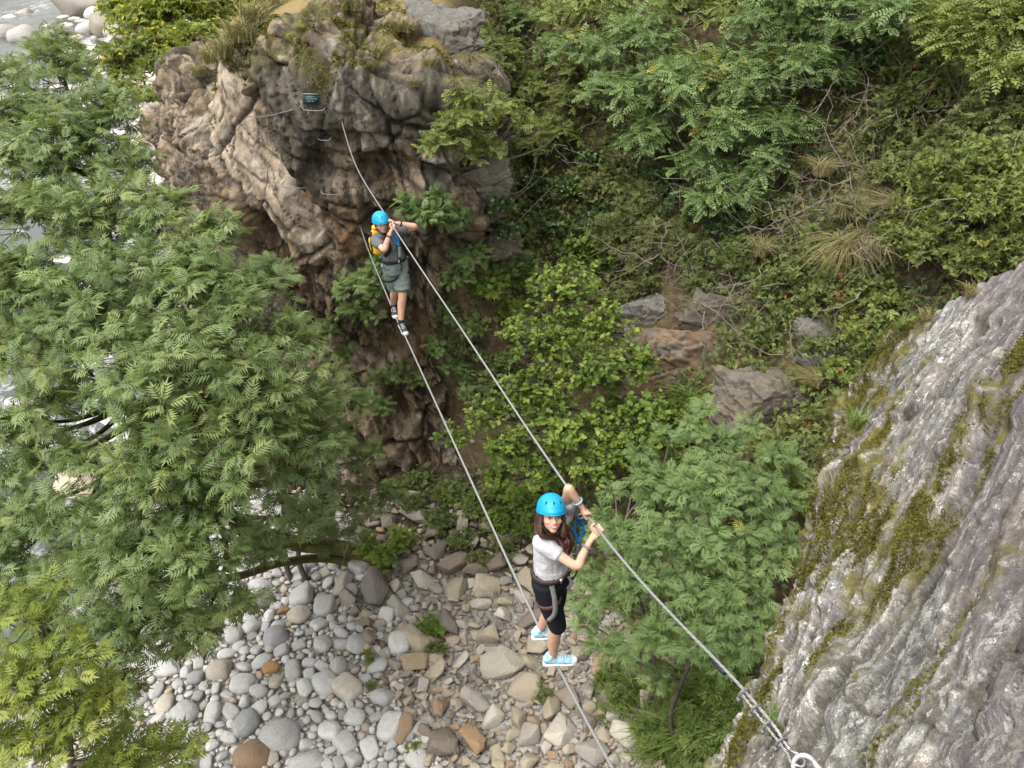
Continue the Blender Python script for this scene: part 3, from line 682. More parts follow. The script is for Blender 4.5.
# rock outcrops in the overgrown slope
oc = [(692, 352, 1.25, (.30, .18, .10), 'orange stained rock outcrop in the middle of the green slope', 5), (640, 320, .62, (.24, .235, .22), 'small pointed grey rock jutting from leaves', 2),
      (770, 408, 1.0, (.20, .165, .125), 'grey speckled rock outcrop left of the big rock face', 8), (835, 345, .72, (.20, .195, .18), 'dark grey pointed rock under brambles by the rock face', 4), (720, 320, .8, (.15, .13, .11), 'dark brown rock ledge above the orange outcrop', 7),
      (484, 185, .7, (.20, .18, .16), 'grey craggy rock wall under small trees right of the buttress', 9), (440, 38, .8, (.19, .19, .185), 'dark grey crag among grass at the top of the slope', 1), (498, 240, .45, (.20, .15, .11), 'brown rock step beside the ivy', 6)]
OUT = []
def outcrop_shape(seed):
    """a jointed block of bedrock: a broken hull cut by parallel layers"""
    r = np.random.default_rng(seed)
    bm = bmesh.new(); pts = r.normal(size=(16, 3)); pts = pts / np.abs(pts).max(1, keepdims=True) * r.uniform(.75, 1, (16, 1))
    for p in pts: bm.verts.new(p)
    h = bmesh.ops.convex_hull(bm, input=bm.verts)
    bmesh.ops.delete(bm, geom=list({g for g in h['geom_interior'] + h['geom_unused'] if isinstance(g, bmesh.types.BMVert)}), context='VERTS')
    bmesh.ops.triangulate(bm, faces=bm.faces)
    for _ in range(5): bmesh.ops.subdivide_edges(bm, edges=bm.edges[:], cuts=1, use_grid_fill=True)
    bmesh.ops.triangulate(bm, faces=bm.faces)
    v = np.array([x.co for x in bm.verts]); f = np.array([[x.index for x in p_.verts] for p_ in bm.faces]); bm.free()
    ax_ = nrm(r.normal(size=3) + V3(.5, 0, 1)); k = (v @ ax_) * 3.2 + .5 * fbm(v * 1.3 + seed, 2, seed); sw = k - np.floor(k)
    a, b, ci, ce = worley((v + .08 * fbm(v * 3, 2, seed)[:, None]) * 2.1 + seed, seed); d = v * 2.1 + seed - ce
    a2, b2, ci2, _ = worley(v * 5.5 + seed, seed + 3)
    s = .07 * sw + .16 * (ci - .5) + .18 * (d[:, 0] * ((ci * 7) % 1 - .5) + d[:, 2] * ((ci * 13) % 1 - .5)) + .06 * (ci2 - .5) + .05 * fbm(v * 6 + seed, 4, seed) - .08 * sstep(.06, 0, b - a)
    return v * (1 + s)[:, None], f
m = M('outcrop_rock'); c = m.coord(); oc_ = m.mix(.45, m.n('ObjectInfo').outputs['Color'], (.075, .06, .04))
n1 = m.noise(c, 1.6, 8, .7); n2 = m.noise(c, 7, 8, .72)
col = m.mix(m.ramp(n1, [(.42, 0.0), (.56, .85)]), oc_, m.ramp(n2, [(.3, (.09, .08, .065)), (.7, (.20, .185, .155))]))
col = m.mix(m.ramp(n2, [(.58, 0.0), (.68, .6)]), col, (.25, .235, .205))
col = m.mix(m.ramp(m.noise(c, 3.1, 8, .75), [(.56, 0.0), (.64, .8)]), col, (.10, .095, .03))
MAT_OUT = m.done(m.bsdf(col, .92, .2, m.bump(n2, .8, .05)))
for (px, py, r, c_, lab, sd) in oc:
    v, f = outcrop_shape(900 + sd * 11); v = v * r * np.array([1.15, .62, .95])
    p = at(px, py, hit(px, py) + r * .2)
    me = np_mesh('rock_outcrop', v, f, MAT_OUT, smooth=False)
    o = link('rock_outcrop', me); o.location = tuple(p); o.color = (*c_, 1); tag(o, lab, 'rock')
# ================================================================== plants
def pinnate(n_pair, ll, lw, angle, droop=.22, blunt=.5, start=.22):
    """compound leaf of length 1 along +x; every leaflet is two quads folded on its midrib, plus a thin stalk"""
    V, Fc = [], []
    def leaflet(o, d, L, Wd, z0):
        d = nrm(d); s = V3(-d[1], d[0], 0); b = len(V)
        for (a, w_, h) in ((0, 0, 0), (.35, .5, .05), (.35 + .4 * blunt, .5 * (.55 + .4 * blunt), .03), (1, 0, -.10), (.35 + .4 * blunt, -.5 * (.55 + .4 * blunt), .03), (.35, -.5, .05)):
            p = o + d * a * L + s * w_ * Wd; p = p + V3(0, 0, h * L * .7)
            V.append(p)
        Fc.extend([[b, b + 1, b + 2, b + 3], [b, b + 3, b + 4, b + 5]])
    for i in range(n_pair):
        x = start + (1 - ll * .8 - start) * i / max(1, n_pair - 1); k = 1 - .25 * abs(i / max(1, n_pair - 1) - .5) * 2
        for sg in (1, -1):
            leaflet(V3(x, 0, 0), V3(math.cos(angle), sg * math.sin(angle), -.18), ll * k, lw * k, 0)
    leaflet(V3(1 - ll * .85, 0, 0), V3(1, 0, -.1), ll * .95, lw, 0)
    b = len(V); V += [V3(0, .006, 0), V3(0, -.006, 0), V3(.85, -.004, 0), V3(.85, .004, 0)]; Fc.append([b, b + 1, b + 2, b + 3])
    V = np.array(V); V[:, 2] -= droop * V[:, 0] ** 2
    return V, np.array(Fc)
def simple_leaf(w_, blunt=.6, fold=.08, droop=.1):
    V = [(0, 0, 0), (.3, .5 * w_, fold), (.3 + .4 * blunt, .5 * w_ * (.5 + .5 * blunt), fold * .6), (1, 0, -droop), (.3 + .4 * blunt, -.5 * w_ * (.5 + .5 * blunt), fold * .6), (.3, -.5 * w_, fold)]
    return np.array(V, float), np.array([[0, 1, 2, 3], [0, 3, 4, 5]])
def cluster_leaf(n, seed, w_=.45):
    """a sprig: several small leaves on one shoot"""
    r = np.random.default_rng(seed); parts = []
    for i in range(n):
        v, f = simple_leaf(w_, .5); L = r.uniform(.3, .48)
        a = (1 if i % 2 else -1) * r.uniform(.5, 1.1); ca, sa = math.cos(a), math.sin(a); t = r.normal(0, .35)
        v = v * L; v = v @ np.array([[ca, sa, 0], [-sa, ca, 0], [0, 0, 1]]); v[:, 2] += v[:, 1] * t + r.uniform(-.03, .06)
        parts.append((v + V3(.66 * i / n, 0, 0), f))
    return merge(parts)
T_ASH = pinnate(5, .40, .105, .95, .20, .35)
T_ASH4 = pinnate(4, .42, .15, .92, .22, .35)
T_ROB = pinnate(6, .21, .085, 1.2, .28, .85, .14)
T_ROBL = pinnate(5, .26, .11, 1.15, .25, .85, .14)
T_BROAD = simple_leaf(.78, .75)
T_IVY = simple_leaf(1.0, .45, .04, .12)
T_SPRIG = cluster_leaf(7, 3, .5); T_FINE = cluster_leaf(9, 4, .26)

def place(T, pos, X, N, sc, tint):
    """copies of template T at pos, leaf axis X, upper side N"""
    V, Fc = T; Y = nrms(np.cross(N, X)); Z = np.cross(X, Y)
    R = np.stack([X, Y, Z], 1)                                 # rows
    v = np.einsum('kv,nvj->nkj', V, R) * sc[:, None, None] + pos[:, None]
    n, k = len(pos), len(V)
    f = (Fc[None] + (np.arange(n) * k)[:, None, None]).reshape(-1, 4)
    return v.reshape(-1, 3), f, np.repeat(tint, k)
def rosettes(r, P, A, k, T, size, tint0, flat=.55, spread=.5, open_=1.05):
    """k leaves round every shoot tip P pointing along A"""
    n = len(P); P = np.repeat(P, k, 0); A = np.repeat(A, k, 0); m_ = n * k
    az = np.tile(np.arange(k) * 2.4, n) + np.repeat(r.uniform(0, 6.28, n), k) + r.normal(0, .3, m_)
    ref = nrms(np.cross(A, nrms(r.normal(size=(m_, 3))) * .05 + V3(.2, .3, 1))); B = np.cross(A, ref)
    th = open_ + r.normal(0, .33, m_)
    D = A * np.cos(th)[:, None] + (ref * np.cos(az)[:, None] + B * np.sin(az)[:, None]) * np.sin(th)[:, None]
    D[:, 2] *= flat; D = nrms(D)
    N = nrms(A * .35 + V3(0, 0, 1) + r.normal(0, .42, (m_, 3)))
    N = nrms(N - D * (N * D).sum(1, keepdims=True))
    off = r.uniform(0, spread, m_)[:, None] * size
    tint = np.clip(np.repeat(tint0, k) + r.normal(0, .09, m_), 0, 1)
    return place(T, P - A * off, D, N, size * r.uniform(.5, 1.15, m_), tint)
def shoots(r, clumps, dens, up=.35, hollow=.45):
    """shoot tips spread through a set of clumps (centre, radius, [squash])"""
    P, A, C = [], [], []
    for cl in clumps:
        c, rad = np.asarray(cl[0], float), cl[1]; sq = cl[2] if len(cl) > 2 else .75
        n = max(4, int(dens * rad ** 2))
        d = nrms(r.normal(size=(n, 3))); d[:, 2] = np.where(d[:, 2] < -.35, -d[:, 2], d[:, 2])
        lump = 1 + .28 * fbm(d * 1.7 + c * .9, 3, 5)                     # uneven outline
        q = r.uniform(hollow, 1, n) ** .8
        p = c + d * (rad * lump * q)[:, None] * V3(1, 1, sq)
        P.append(p); A.append(nrms(d * .8 + V3(0, 0, up) + r.normal(0, .25, (n, 3)))); C.append(np.repeat(c[None], n, 0))
    return np.concatenate(P), np.concatenate(A), np.concatenate(C)
def twigs(P, A, C, r, rad=.006, f0=.25):
    """a thin twig from the heart of the clump to every shoot"""
    a = C + (P - C) * f0 + r.normal(0, .05, P.shape) - V3(0, 0, .08); m_ = (a + P) / 2 + r.normal(0, .05, P.shape); e = P + A * .02
    Q = np.stack([a, (a + m_) / 2, m_, (m_ + e) / 2 , e], 1); n = len(P)
    R = np.tile(np.array([1.8, 1.5, 1.2, .9, .5]) * rad, (n, 1))
    return tubes(Q, R, 4)
def limbs(trunk_pts, trunk_r, clumps, r, n=14, rad=.035, gr=.5):
    """the trunk and one bent limb to every clump"""
    tp = smooth_path(np.c_[np.asarray(trunk_pts, float), trunk_r], 40)
    parts = [tubes(tp[None, :, :3], tp[None, :, 3], 10)]
    LP, LR = [], []
    for cl in clumps:
        c = np.asarray(cl[0], float)
        d = np.linalg.norm(tp[:, :3] - c, axis=1) + .9 * np.maximum(0, tp[:, 2] - c[2] + .3) + .35 * np.linspace(1, 0, 40); i = int(np.argmin(d[6:]) + 6) if len(d) > 8 else 0
        s = tp[i, :3]; mid = s * .5 + c * .5 + r.normal(0, .10, 3) * np.linalg.norm(c - s) - V3(0, 0, .12) * np.linalg.norm(c - s)
        t = np.linspace(0, 1, n)[:, None]; b = s * (1 - t) ** 2 + 2 * mid * t * (1 - t) + c * t ** 2
        b += .03 * np.stack([np.sin(t[:, 0] * 7 + k) for k in r.uniform(0, 6, 3)], -1) * t
        LP.append(b); LR.append(np.linspace(min(tp[i, 3] * .8, rad * (1 + cl[1])), .010, n))
    if LP: parts.append(tubes(np.array(LP), np.array(LR), 7))
    return merge(parts)

def bark(name, a, b, moss=None):
    m = M(name); c = m.coord(); n_ = m.noise(m.coord((1, 1, .35)), 14, 7, .7)
    col = m.ramp(n_, [(.3, a), (.7, b)])
    if moss: col = m.mix(m.ramp(m.noise(c, 3.5, 7, .7), [(.38, 0.0), (.55, 1.0)]), col, moss)
    return m.done(m.bsdf(col, .92, .2, m.bump(n_, .8, .02)))
MAT_BARK = bark('grey_brown_bark', (.055, .045, .035), (.15, .125, .10))
MAT_MOSSBARK = bark('mossy_bark', (.045, .035, .025), (.11, .09, .06), (.085, .085, .018))
MAT_TWIG = bark('dry_twig', (.14, .11, .085), (.27, .23, .19))

L_ASH = leaf_mat('ash_leaf', [(.02, (.078, .124, .036)), (.35, (.134, .192, .060)), (.65, (.185, .245, .084)), (.97, (.27, .315, .105))], .38, .45, .5)
L_YEL = leaf_mat('light_ash_leaf', [(.05, (.11, .155, .028)), (.5, (.19, .235, .04)), (.95, (.29, .315, .06))], .38, .5)
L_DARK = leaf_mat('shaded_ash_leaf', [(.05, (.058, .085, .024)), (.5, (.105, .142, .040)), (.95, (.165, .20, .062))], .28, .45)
L_BROAD = leaf_mat('broad_leaf', [(.05, (.08, .13, .022)), (.45, (.135, .205, .032)), (.8, (.20, .265, .045)), (1, (.27, .31, .06))], .38, .5, .35)
L_ROB = leaf_mat('pinnate_leaf', [(.05, (.082, .132, .042)), (.45, (.14, .208, .068)), (.85, (.20, .275, .098)), (.955, (.17, .215, .06)), (1, (.36, .30, .05))], .32, .5)
L_IVY = leaf_mat('ivy_leaf', [(.05, (.024, .05, .015)), (.5, (.05, .092, .024)), (.9, (.09, .14, .034)), (1, (.14, .16, .04))], .12, .38, .5)
L_FINE = leaf_mat('fine_leaf', [(.05, (.075, .095, .03)), (.5, (.14, .16, .054)), (.9, (.20, .22, .075)), (1, (.25, .22, .05))], .3, .6)
L_LIGHT = leaf_mat('small_light_leaf', [(.05, (.095, .13, .032)), (.5, (.17, .21, .05)), (.9, (.24, .275, .075)), (1, (.34, .29, .06))], .32, .5)
L_BRAM = leaf_mat('bramble_leaf', [(.05, (.068, .09, .026)), (.5, (.118, .15, .044)), (.88, (.175, .205, .06)), (.95, (.22, .15, .04)), (1, (.25, .10, .04))], .25, .55)
L_GRASS = leaf_mat('green_grass', [(.05, (.08, .125, .026)), (.5, (.14, .20, .042)), (.85, (.20, .26, .06)), (1, (.26, .24, .09))], .25, .5)
L_DRY = leaf_mat('dry_grass', [(.05, (.11, .105, .04)), (.5, (.205, .175, .075)), (.85, (.29, .235, .115)), (1, (.14, .17, .05))], .2, .7)
L_FLOW = leaf_mat('yellow_flower', [(0, (.45, .34, .02)), (1, (.65, .52, .05))], .2, .6)

def plant(name, label, cat, base, trunk, clumps, T, mat, size, dens=60, k=6, up=.35, hollow=.45, bk=None, tint=.45, tvar=.16, rad=.03, tr=(.06, .02), flat=.55,
          open_=1.05, spread=.5, group=None, twig=.006, seed=None, second=None):
    """trunk and crown of one tree or shrub; clumps are world points"""
    r = np.random.default_rng(seed if seed is not None else abs(int(base[0] * 131 + base[1] * 977)) + 3)
    e = empty(name, base, label, cat, group)
    P, A, C = shoots(r, clumps, dens, up, hollow)
    ti = np.clip(tint + tvar * r.normal(size=len(P)) + .2 * fbm(P * .8, 2, 9), 0, 1)
    v, f, t = rosettes(r, P, A, k, T, size, ti, flat, spread, open_)
    tv = limbs(trunk, np.linspace(tr[0], tr[1], len(trunk)), clumps, r, rad=rad)
    tw = twigs(P, A, C, r, twig)
    bv, bf = merge([tv, tw])
    local(e, 'trunk' if name.endswith('tree') or name == 'sapling' else 'stem', bv, bf, bk or MAT_BARK, smooth=True)
    local(e, 'crown' if name.endswith('tree') or name == 'sapling' else 'foliage', v, f, mat, attrs={'tint': t})
    if second:
        frac, m2, s2 = second; sel = r.choice(len(P), max(3, int(len(P) * frac)), replace=False)
        v2, f2_, t2 = rosettes(r, P[sel] + A[sel] * .05, A[sel], 3, T_IVY, s2, np.full(len(sel), .5), .9, .6, .8)
        local(e, 'blossom', v2, f2_, m2, attrs={'tint': t2})
    return e
def PX(lst): return [(at(a, b, t), r_) + tuple(x) for (a, b, t, r_, *x) in lst]
def HX(lst): return [(at(a, b, hit(a, b) - off), r_) + tuple(x) for (a, b, off, r_, *x) in lst]
def ground_z(p):
    return float(max(hill_z(np.array([p[0]]), np.array([p[1]]))[0], bed_z(np.array([p[0]]), np.array([p[1]]))[0]))
def rooted(p, dz=-.1): return V3(p[0], p[1], ground_z(p) + dz)

# ---- the ash leaning out from the foot of the cliff
b0 = rooted(at_z(392, 562, .3), -.2)
ash_cl = [(c_, r_ * 1.16, .9) for c_, r_ in PX([(62, 78, 13.2, .62), (30, 120, 13, .55), (105, 118, 12.7, .62), (55, 165, 12.4, .85), (130, 168, 12.4, .5), (25, 215, 12, .75), (95, 228, 11.8, .9), (165, 215, 11.6, .62),
             (215, 238, 11.6, .5), (40, 288, 11.5, .8), (120, 300, 11, .95), (190, 290, 11.0, .8), (245, 308, 11.0, .6), (285, 345, 11.2, .5), (15, 350, 11.3, .6), (75, 355, 10.9, .85), (160, 372, 10.3, .9), (225, 375, 10.4, .75),
             (280, 400, 10.8, .62), (60, 402, 11, .5), (180, 440, 10.1, .7), (238, 448, 10.4, .75), (300, 452, 11.2, .6), (262, 545, 13.5, .45), (310, 515, 14.2, .5), (150, 498, 10.2, .66), (215, 512, 10.6, .62), (122, 560, 10.4, .66), (30, 420, 11.6, .4),
             (70, 590, 10.9, .6), (178, 565, 10.2, .72), (215, 600, 10.6, .5), (130, 630, 10.6, .66), (190, 640, 11, .45), (20, 520, 11.5, .5), (105, 690, 10.8, .5), (20, 470, 11.3, .5), (85, 470, 10.9, .5), (10, 160, 12.5, .5), (50, 640, 11.5, .5), (10, 285, 11.6, .55), (265, 280, 11.6, .4), (325, 400, 11.8, .4), (58, 48, 13.5, .36), (8, 75, 13.2, .4), (5, 120, 12.8, .4), (8, 430, 11.3, .4), (5, 560, 11.2, .45), (48, 515, 11, .4), (90, 520, 10.8, .4), (10, 600, 11.4, .4), (80, 140, 12.4, .5), (45, 445, 11.2, .3)])]
t1 = [b0, at(345, 549, 18), at(295, 543, 16.5), at(240, 523, 15.2), at(190, 480, 14), at(140, 430, 13.2), at(120, 330, 13), at(105, 220, 13.1), at(75, 110, 13.3)]
plant('ash_tree', 'large ash tree with a mossy trunk leaning out over pale cobbles from the cliff foot', 'tree', b0, t1, ash_cl, T_ASH, L_ASH, .31, dens=92, k=7, bk=MAT_MOSSBARK,
      tr=(.20, .05), rad=.042, tint=.5, tvar=.2, hollow=.25, up=.5, twig=.005, flat=.75)
# a second low limb of the same foot belongs to a smaller neighbour
b1 = rooted(at_z(402, 574, .25), -.2)
plant('ash_tree', 'low ash stem spreading along the cobbles under the large leaning ash', 'tree', b1, [b1, at(340, 560, 18), at(285, 562, 16.6), at(225, 578, 15), at(160, 560, 13.6), at(110, 580, 12.8)],
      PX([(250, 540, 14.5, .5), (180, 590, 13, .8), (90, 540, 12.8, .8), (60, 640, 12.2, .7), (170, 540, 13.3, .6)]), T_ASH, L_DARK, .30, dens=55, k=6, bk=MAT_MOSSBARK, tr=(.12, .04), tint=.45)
# yellow green young tree close to the lens in the lower left
b2 = rooted(at(70, 800, 12), -.2); b2[2] = max(b2[2], .0)
plant('ash_tree', 'bright yellow green young tree in the lower left corner below the large ash', 'tree', b2, [b2, b2 + V3(.1, -.1, 1.6), at(75, 790, 9.4), at(60, 700, 8.8), at(35, 610, 8.6)],
      PX([(22, 615, 8.6, .42), (62, 660, 8.5, .42), (15, 690, 8.3, .5), (95, 705, 8.7, .42), (60, 735, 8.3, .45), (15, 755, 8.1, .4), (125, 745, 9, .42), (180, 755, 9.4, .36), (100, 770, 8.6, .4)]), T_ASH4, L_YEL, .25, dens=105, k=6,
      tr=(.07, .03), rad=.025, tint=.5, hollow=.3)
# dark saplings between ash and cliff
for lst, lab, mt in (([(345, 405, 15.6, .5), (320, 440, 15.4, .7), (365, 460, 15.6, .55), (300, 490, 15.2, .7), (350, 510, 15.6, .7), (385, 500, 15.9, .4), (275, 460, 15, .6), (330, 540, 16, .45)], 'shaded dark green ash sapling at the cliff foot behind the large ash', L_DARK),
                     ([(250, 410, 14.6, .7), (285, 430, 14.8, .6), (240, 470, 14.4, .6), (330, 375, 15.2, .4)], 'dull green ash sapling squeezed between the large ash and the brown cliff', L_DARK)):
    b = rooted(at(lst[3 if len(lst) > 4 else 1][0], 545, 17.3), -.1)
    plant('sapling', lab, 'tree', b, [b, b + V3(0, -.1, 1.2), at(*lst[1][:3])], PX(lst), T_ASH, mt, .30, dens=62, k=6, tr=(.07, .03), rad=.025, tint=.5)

# ---- broad leaved shrub in the middle, ash saplings beside the nearer climber
lst = [(565, 292, 16.2, .7), (600, 330, 16.0, .65), (548, 345, 15.8, .72), (590, 375, 15.4, .8), (535, 395, 15.5, .62), (485, 415, 15.6, .42), (455, 438, 15.6, .34), (560, 430, 15.2, .7), (610, 425, 15.2, .6), (510, 452, 15.4, .5), (545, 470, 15.3, .45), (590, 470, 14.9, .5), (520, 330, 16.2, .4), (635, 365, 15.6, .5), (645, 410, 15.2, .45), (625, 455, 14.9, .5), (650, 440, 15, .35), (500, 480, 15.6, .3)]
b = rooted(at(560, 480, 17.2))
plant('shrub', 'bright green broad leaved shrub between the two climbers in front of dark rock', 'shrub', b, [b, b + V3(.1, -.2, 1.4), at(565, 400, 15.8), at(570, 320, 16.3)], [(c_, r_ * 1.28) for c_, r_ in PX(lst)], T_BROAD, L_BROAD, .115, dens=225, k=7, open_=1.05, spread=1.7, flat=.8, tint=.5, tvar=.28, hollow=.15, tr=(.06, .03))
for lst, lab, bb in (([(708, 448, 12.8, .5), (735, 485, 12.3, .62), (690, 492, 12.2, .6), (755, 520, 12.2, .5), (715, 540, 11.8, .6), (760, 560, 12, .42), (775, 455, 13, .35), (690, 430, 13.2, .3), (705, 408, 13.3, .22), (752, 425, 13.4, .22), (795, 470, 13.2, .22), (790, 545, 12.4, .24), (785, 500, 12.8, .3), (735, 440, 13, .3)], 'tall ash sapling with pale leaf tips beside the grey rock face', (725, 640, 13.4)),
                     ([(648, 490, 12.6, .5), (620, 540, 12.2, .5), (665, 545, 11.9, .6), (640, 585, 11.8, .55), (600, 600, 12.3, .38), (690, 590, 11.6, .5), (605, 520, 12.9, .28), (585, 570, 12.6, .25), (640, 452, 13.2, .24), (612, 490, 13.2, .2), (575, 600, 12.8, .2), (670, 435, 13.4, .2), (660, 480, 12.8, .3)], 'leafy ash sapling immediately right of the nearer climber', (655, 660, 13.6)),
                     ([(735, 600, 11.4, .55), (700, 640, 11.2, .55), (655, 640, 11.6, .5), (615, 645, 12.2, .36), (740, 645, 11.2, .34), (590, 625, 12.6, .22), (655, 680, 11.8, .25), (760, 620, 11.4, .28)], 'lowest ash sapling between the hand cable and fallen rocks', (690, 700, 12.8))):
    b = rooted(at(*bb))
    plant('sapling', lab, 'tree', b, [b, b * .6 + at(*lst[2][:3]) * .4, at(*lst[1][:3])], PX(lst), T_ASH, L_ROB, .28, dens=112, k=6, tr=(.05, .025), rad=.02, tint=.5, tvar=.14, hollow=.1, twig=.005)

# ---- pinnate leaved trees overhanging the top of the slope
for lst, lab, T, mt, sz, kk in (
    ([(585, 50, 1.8, .55), (640, 40, 2.0, .75), (620, 95, 1.9, .65), (680, 85, 2.3, .8), (650, 135, 1.7, .5), (720, 130, 2.0, .62), (700, 165, 1.5, .45), (740, 75, 2.2, .7)], 'spreading tree with feathery blue green leaves hanging over dark ivy', T_ROB, L_ROB, .34, 6),
    ([(780, 30, 1.9, .8), (850, 18, 1.9, .8), (810, 70, 1.6, .65), (760, 115, 1.5, .55), (790, 8, 2.1, .8), (905, 12, 1.7, .6)], 'dense feathery leaved tree at the top above the tangle of bare twigs', T_ROB, L_ROB, .32, 6),
    ([(690, 8, 1.6, .8), (600, 5, 1.5, .7), (740, 5, 1.6, .7), (560, 18, 1.3, .5)], 'pale feathery leaved tree cut off by the top of the frame', T_ROB, L_LIGHT, .32, 6),
    ([(735, 190, 1.4, .5), (765, 160, 1.3, .5), (710, 205, 1.2, .45), (790, 130, 1.2, .5)], 'drooping feathery branch shrub left of the bare twigs', T_ROB, L_ROB, .32, 6)):
    cl = [(c_[0], c_[1] * 1.45) for c_ in HX(lst)]; b = rooted(cl[0][0] * .5 + cl[-1][0] * .5 + V3(.3, 1.4, 0))
    plant('tree', lab, 'tree', b, [b, b + V3(-.1, -.4, 1.0), np.mean([c_[0] for c_ in cl], 0) + V3(0, .3, -.2)], cl, T, mt, sz * 1.15, dens=95, k=kk, tr=(.10, .04), rad=.03, tint=.55, hollow=.3, up=.3)
for (lst, lab, sz) in (([(500, 55, .6, .6), (470, 40, .5, .4), (530, 85, .6, .5), (570, 100, .7, .5), (575, 70, .7, .45)], 'light green small tree with yellow leaves at the head of the rock gully', .30),
                       ([(475, 105, .6, .5), (510, 118, .6, .45), (455, 130, .5, .38)], 'small tree with yellowing leaves standing on the crag right of the buttress', .28),
                       ([(440, 145, .5, .36), (480, 150, .5, .40), (560, 130, .7, .5), (535, 150, .6, .42)], 'low yellowish green shrub overhanging grey rock right of the buttress', .27),
                       ([(520, 20, .6, .5), (555, 50, .7, .5)], 'grey green small tree at the top of the rock gully', .28)):
    cl = [(c_[0], c_[1] * 1.25) for c_ in HX(lst)]; b = cl[0][0] + V3(.2, .5, -.7)
    plant('small_tree', lab, 'tree', b, [b, cl[0][0] * .5 + b * .5, cl[0][0]], cl, T_ROBL, L_LIGHT if 'yellow' in lab else L_ROB, sz * .9, dens=130, k=6, tr=(.05, .02), rad=.02, tint=.55, hollow=.3)

# ---- ivy over the rock step
for (lst, lab) in (([(560, 150, .45, .5), (540, 185, .45, .55), (575, 190, .4, .5), (555, 225, .45, .5), (530, 215, .35, .4), (590, 160, .35, .45), (535, 150, .3, .35), (565, 255, .3, .35), (500, 205, .3, .34), (505, 232, .3, .34), (585, 230, .4, .4), (520, 190, .3, .35), (522, 220, .25, .35), (525, 160, .3, .3), (600, 215, .35, .4)], 'dark glossy ivy smothering the rock beside the buttress'),
                   ([(870, 60, .5, .5), (840, 45, .6, .5), (885, 35, .5, .5), (820, 160, .4, .4)], 'dark ivy in the shaded hollow near the top edge')):
    cl = HX(lst); b = cl[0][0] + V3(0, .3, -1)
    plant('ivy', lab, 'ivy', b, [b, cl[0][0]], cl, T_IVY, L_IVY, .105, dens=420, k=6, up=.1, open_=1.1, spread=1.5, flat=.8, tr=(.03, .02), rad=.015, tint=.5, hollow=.55, twig=.004)

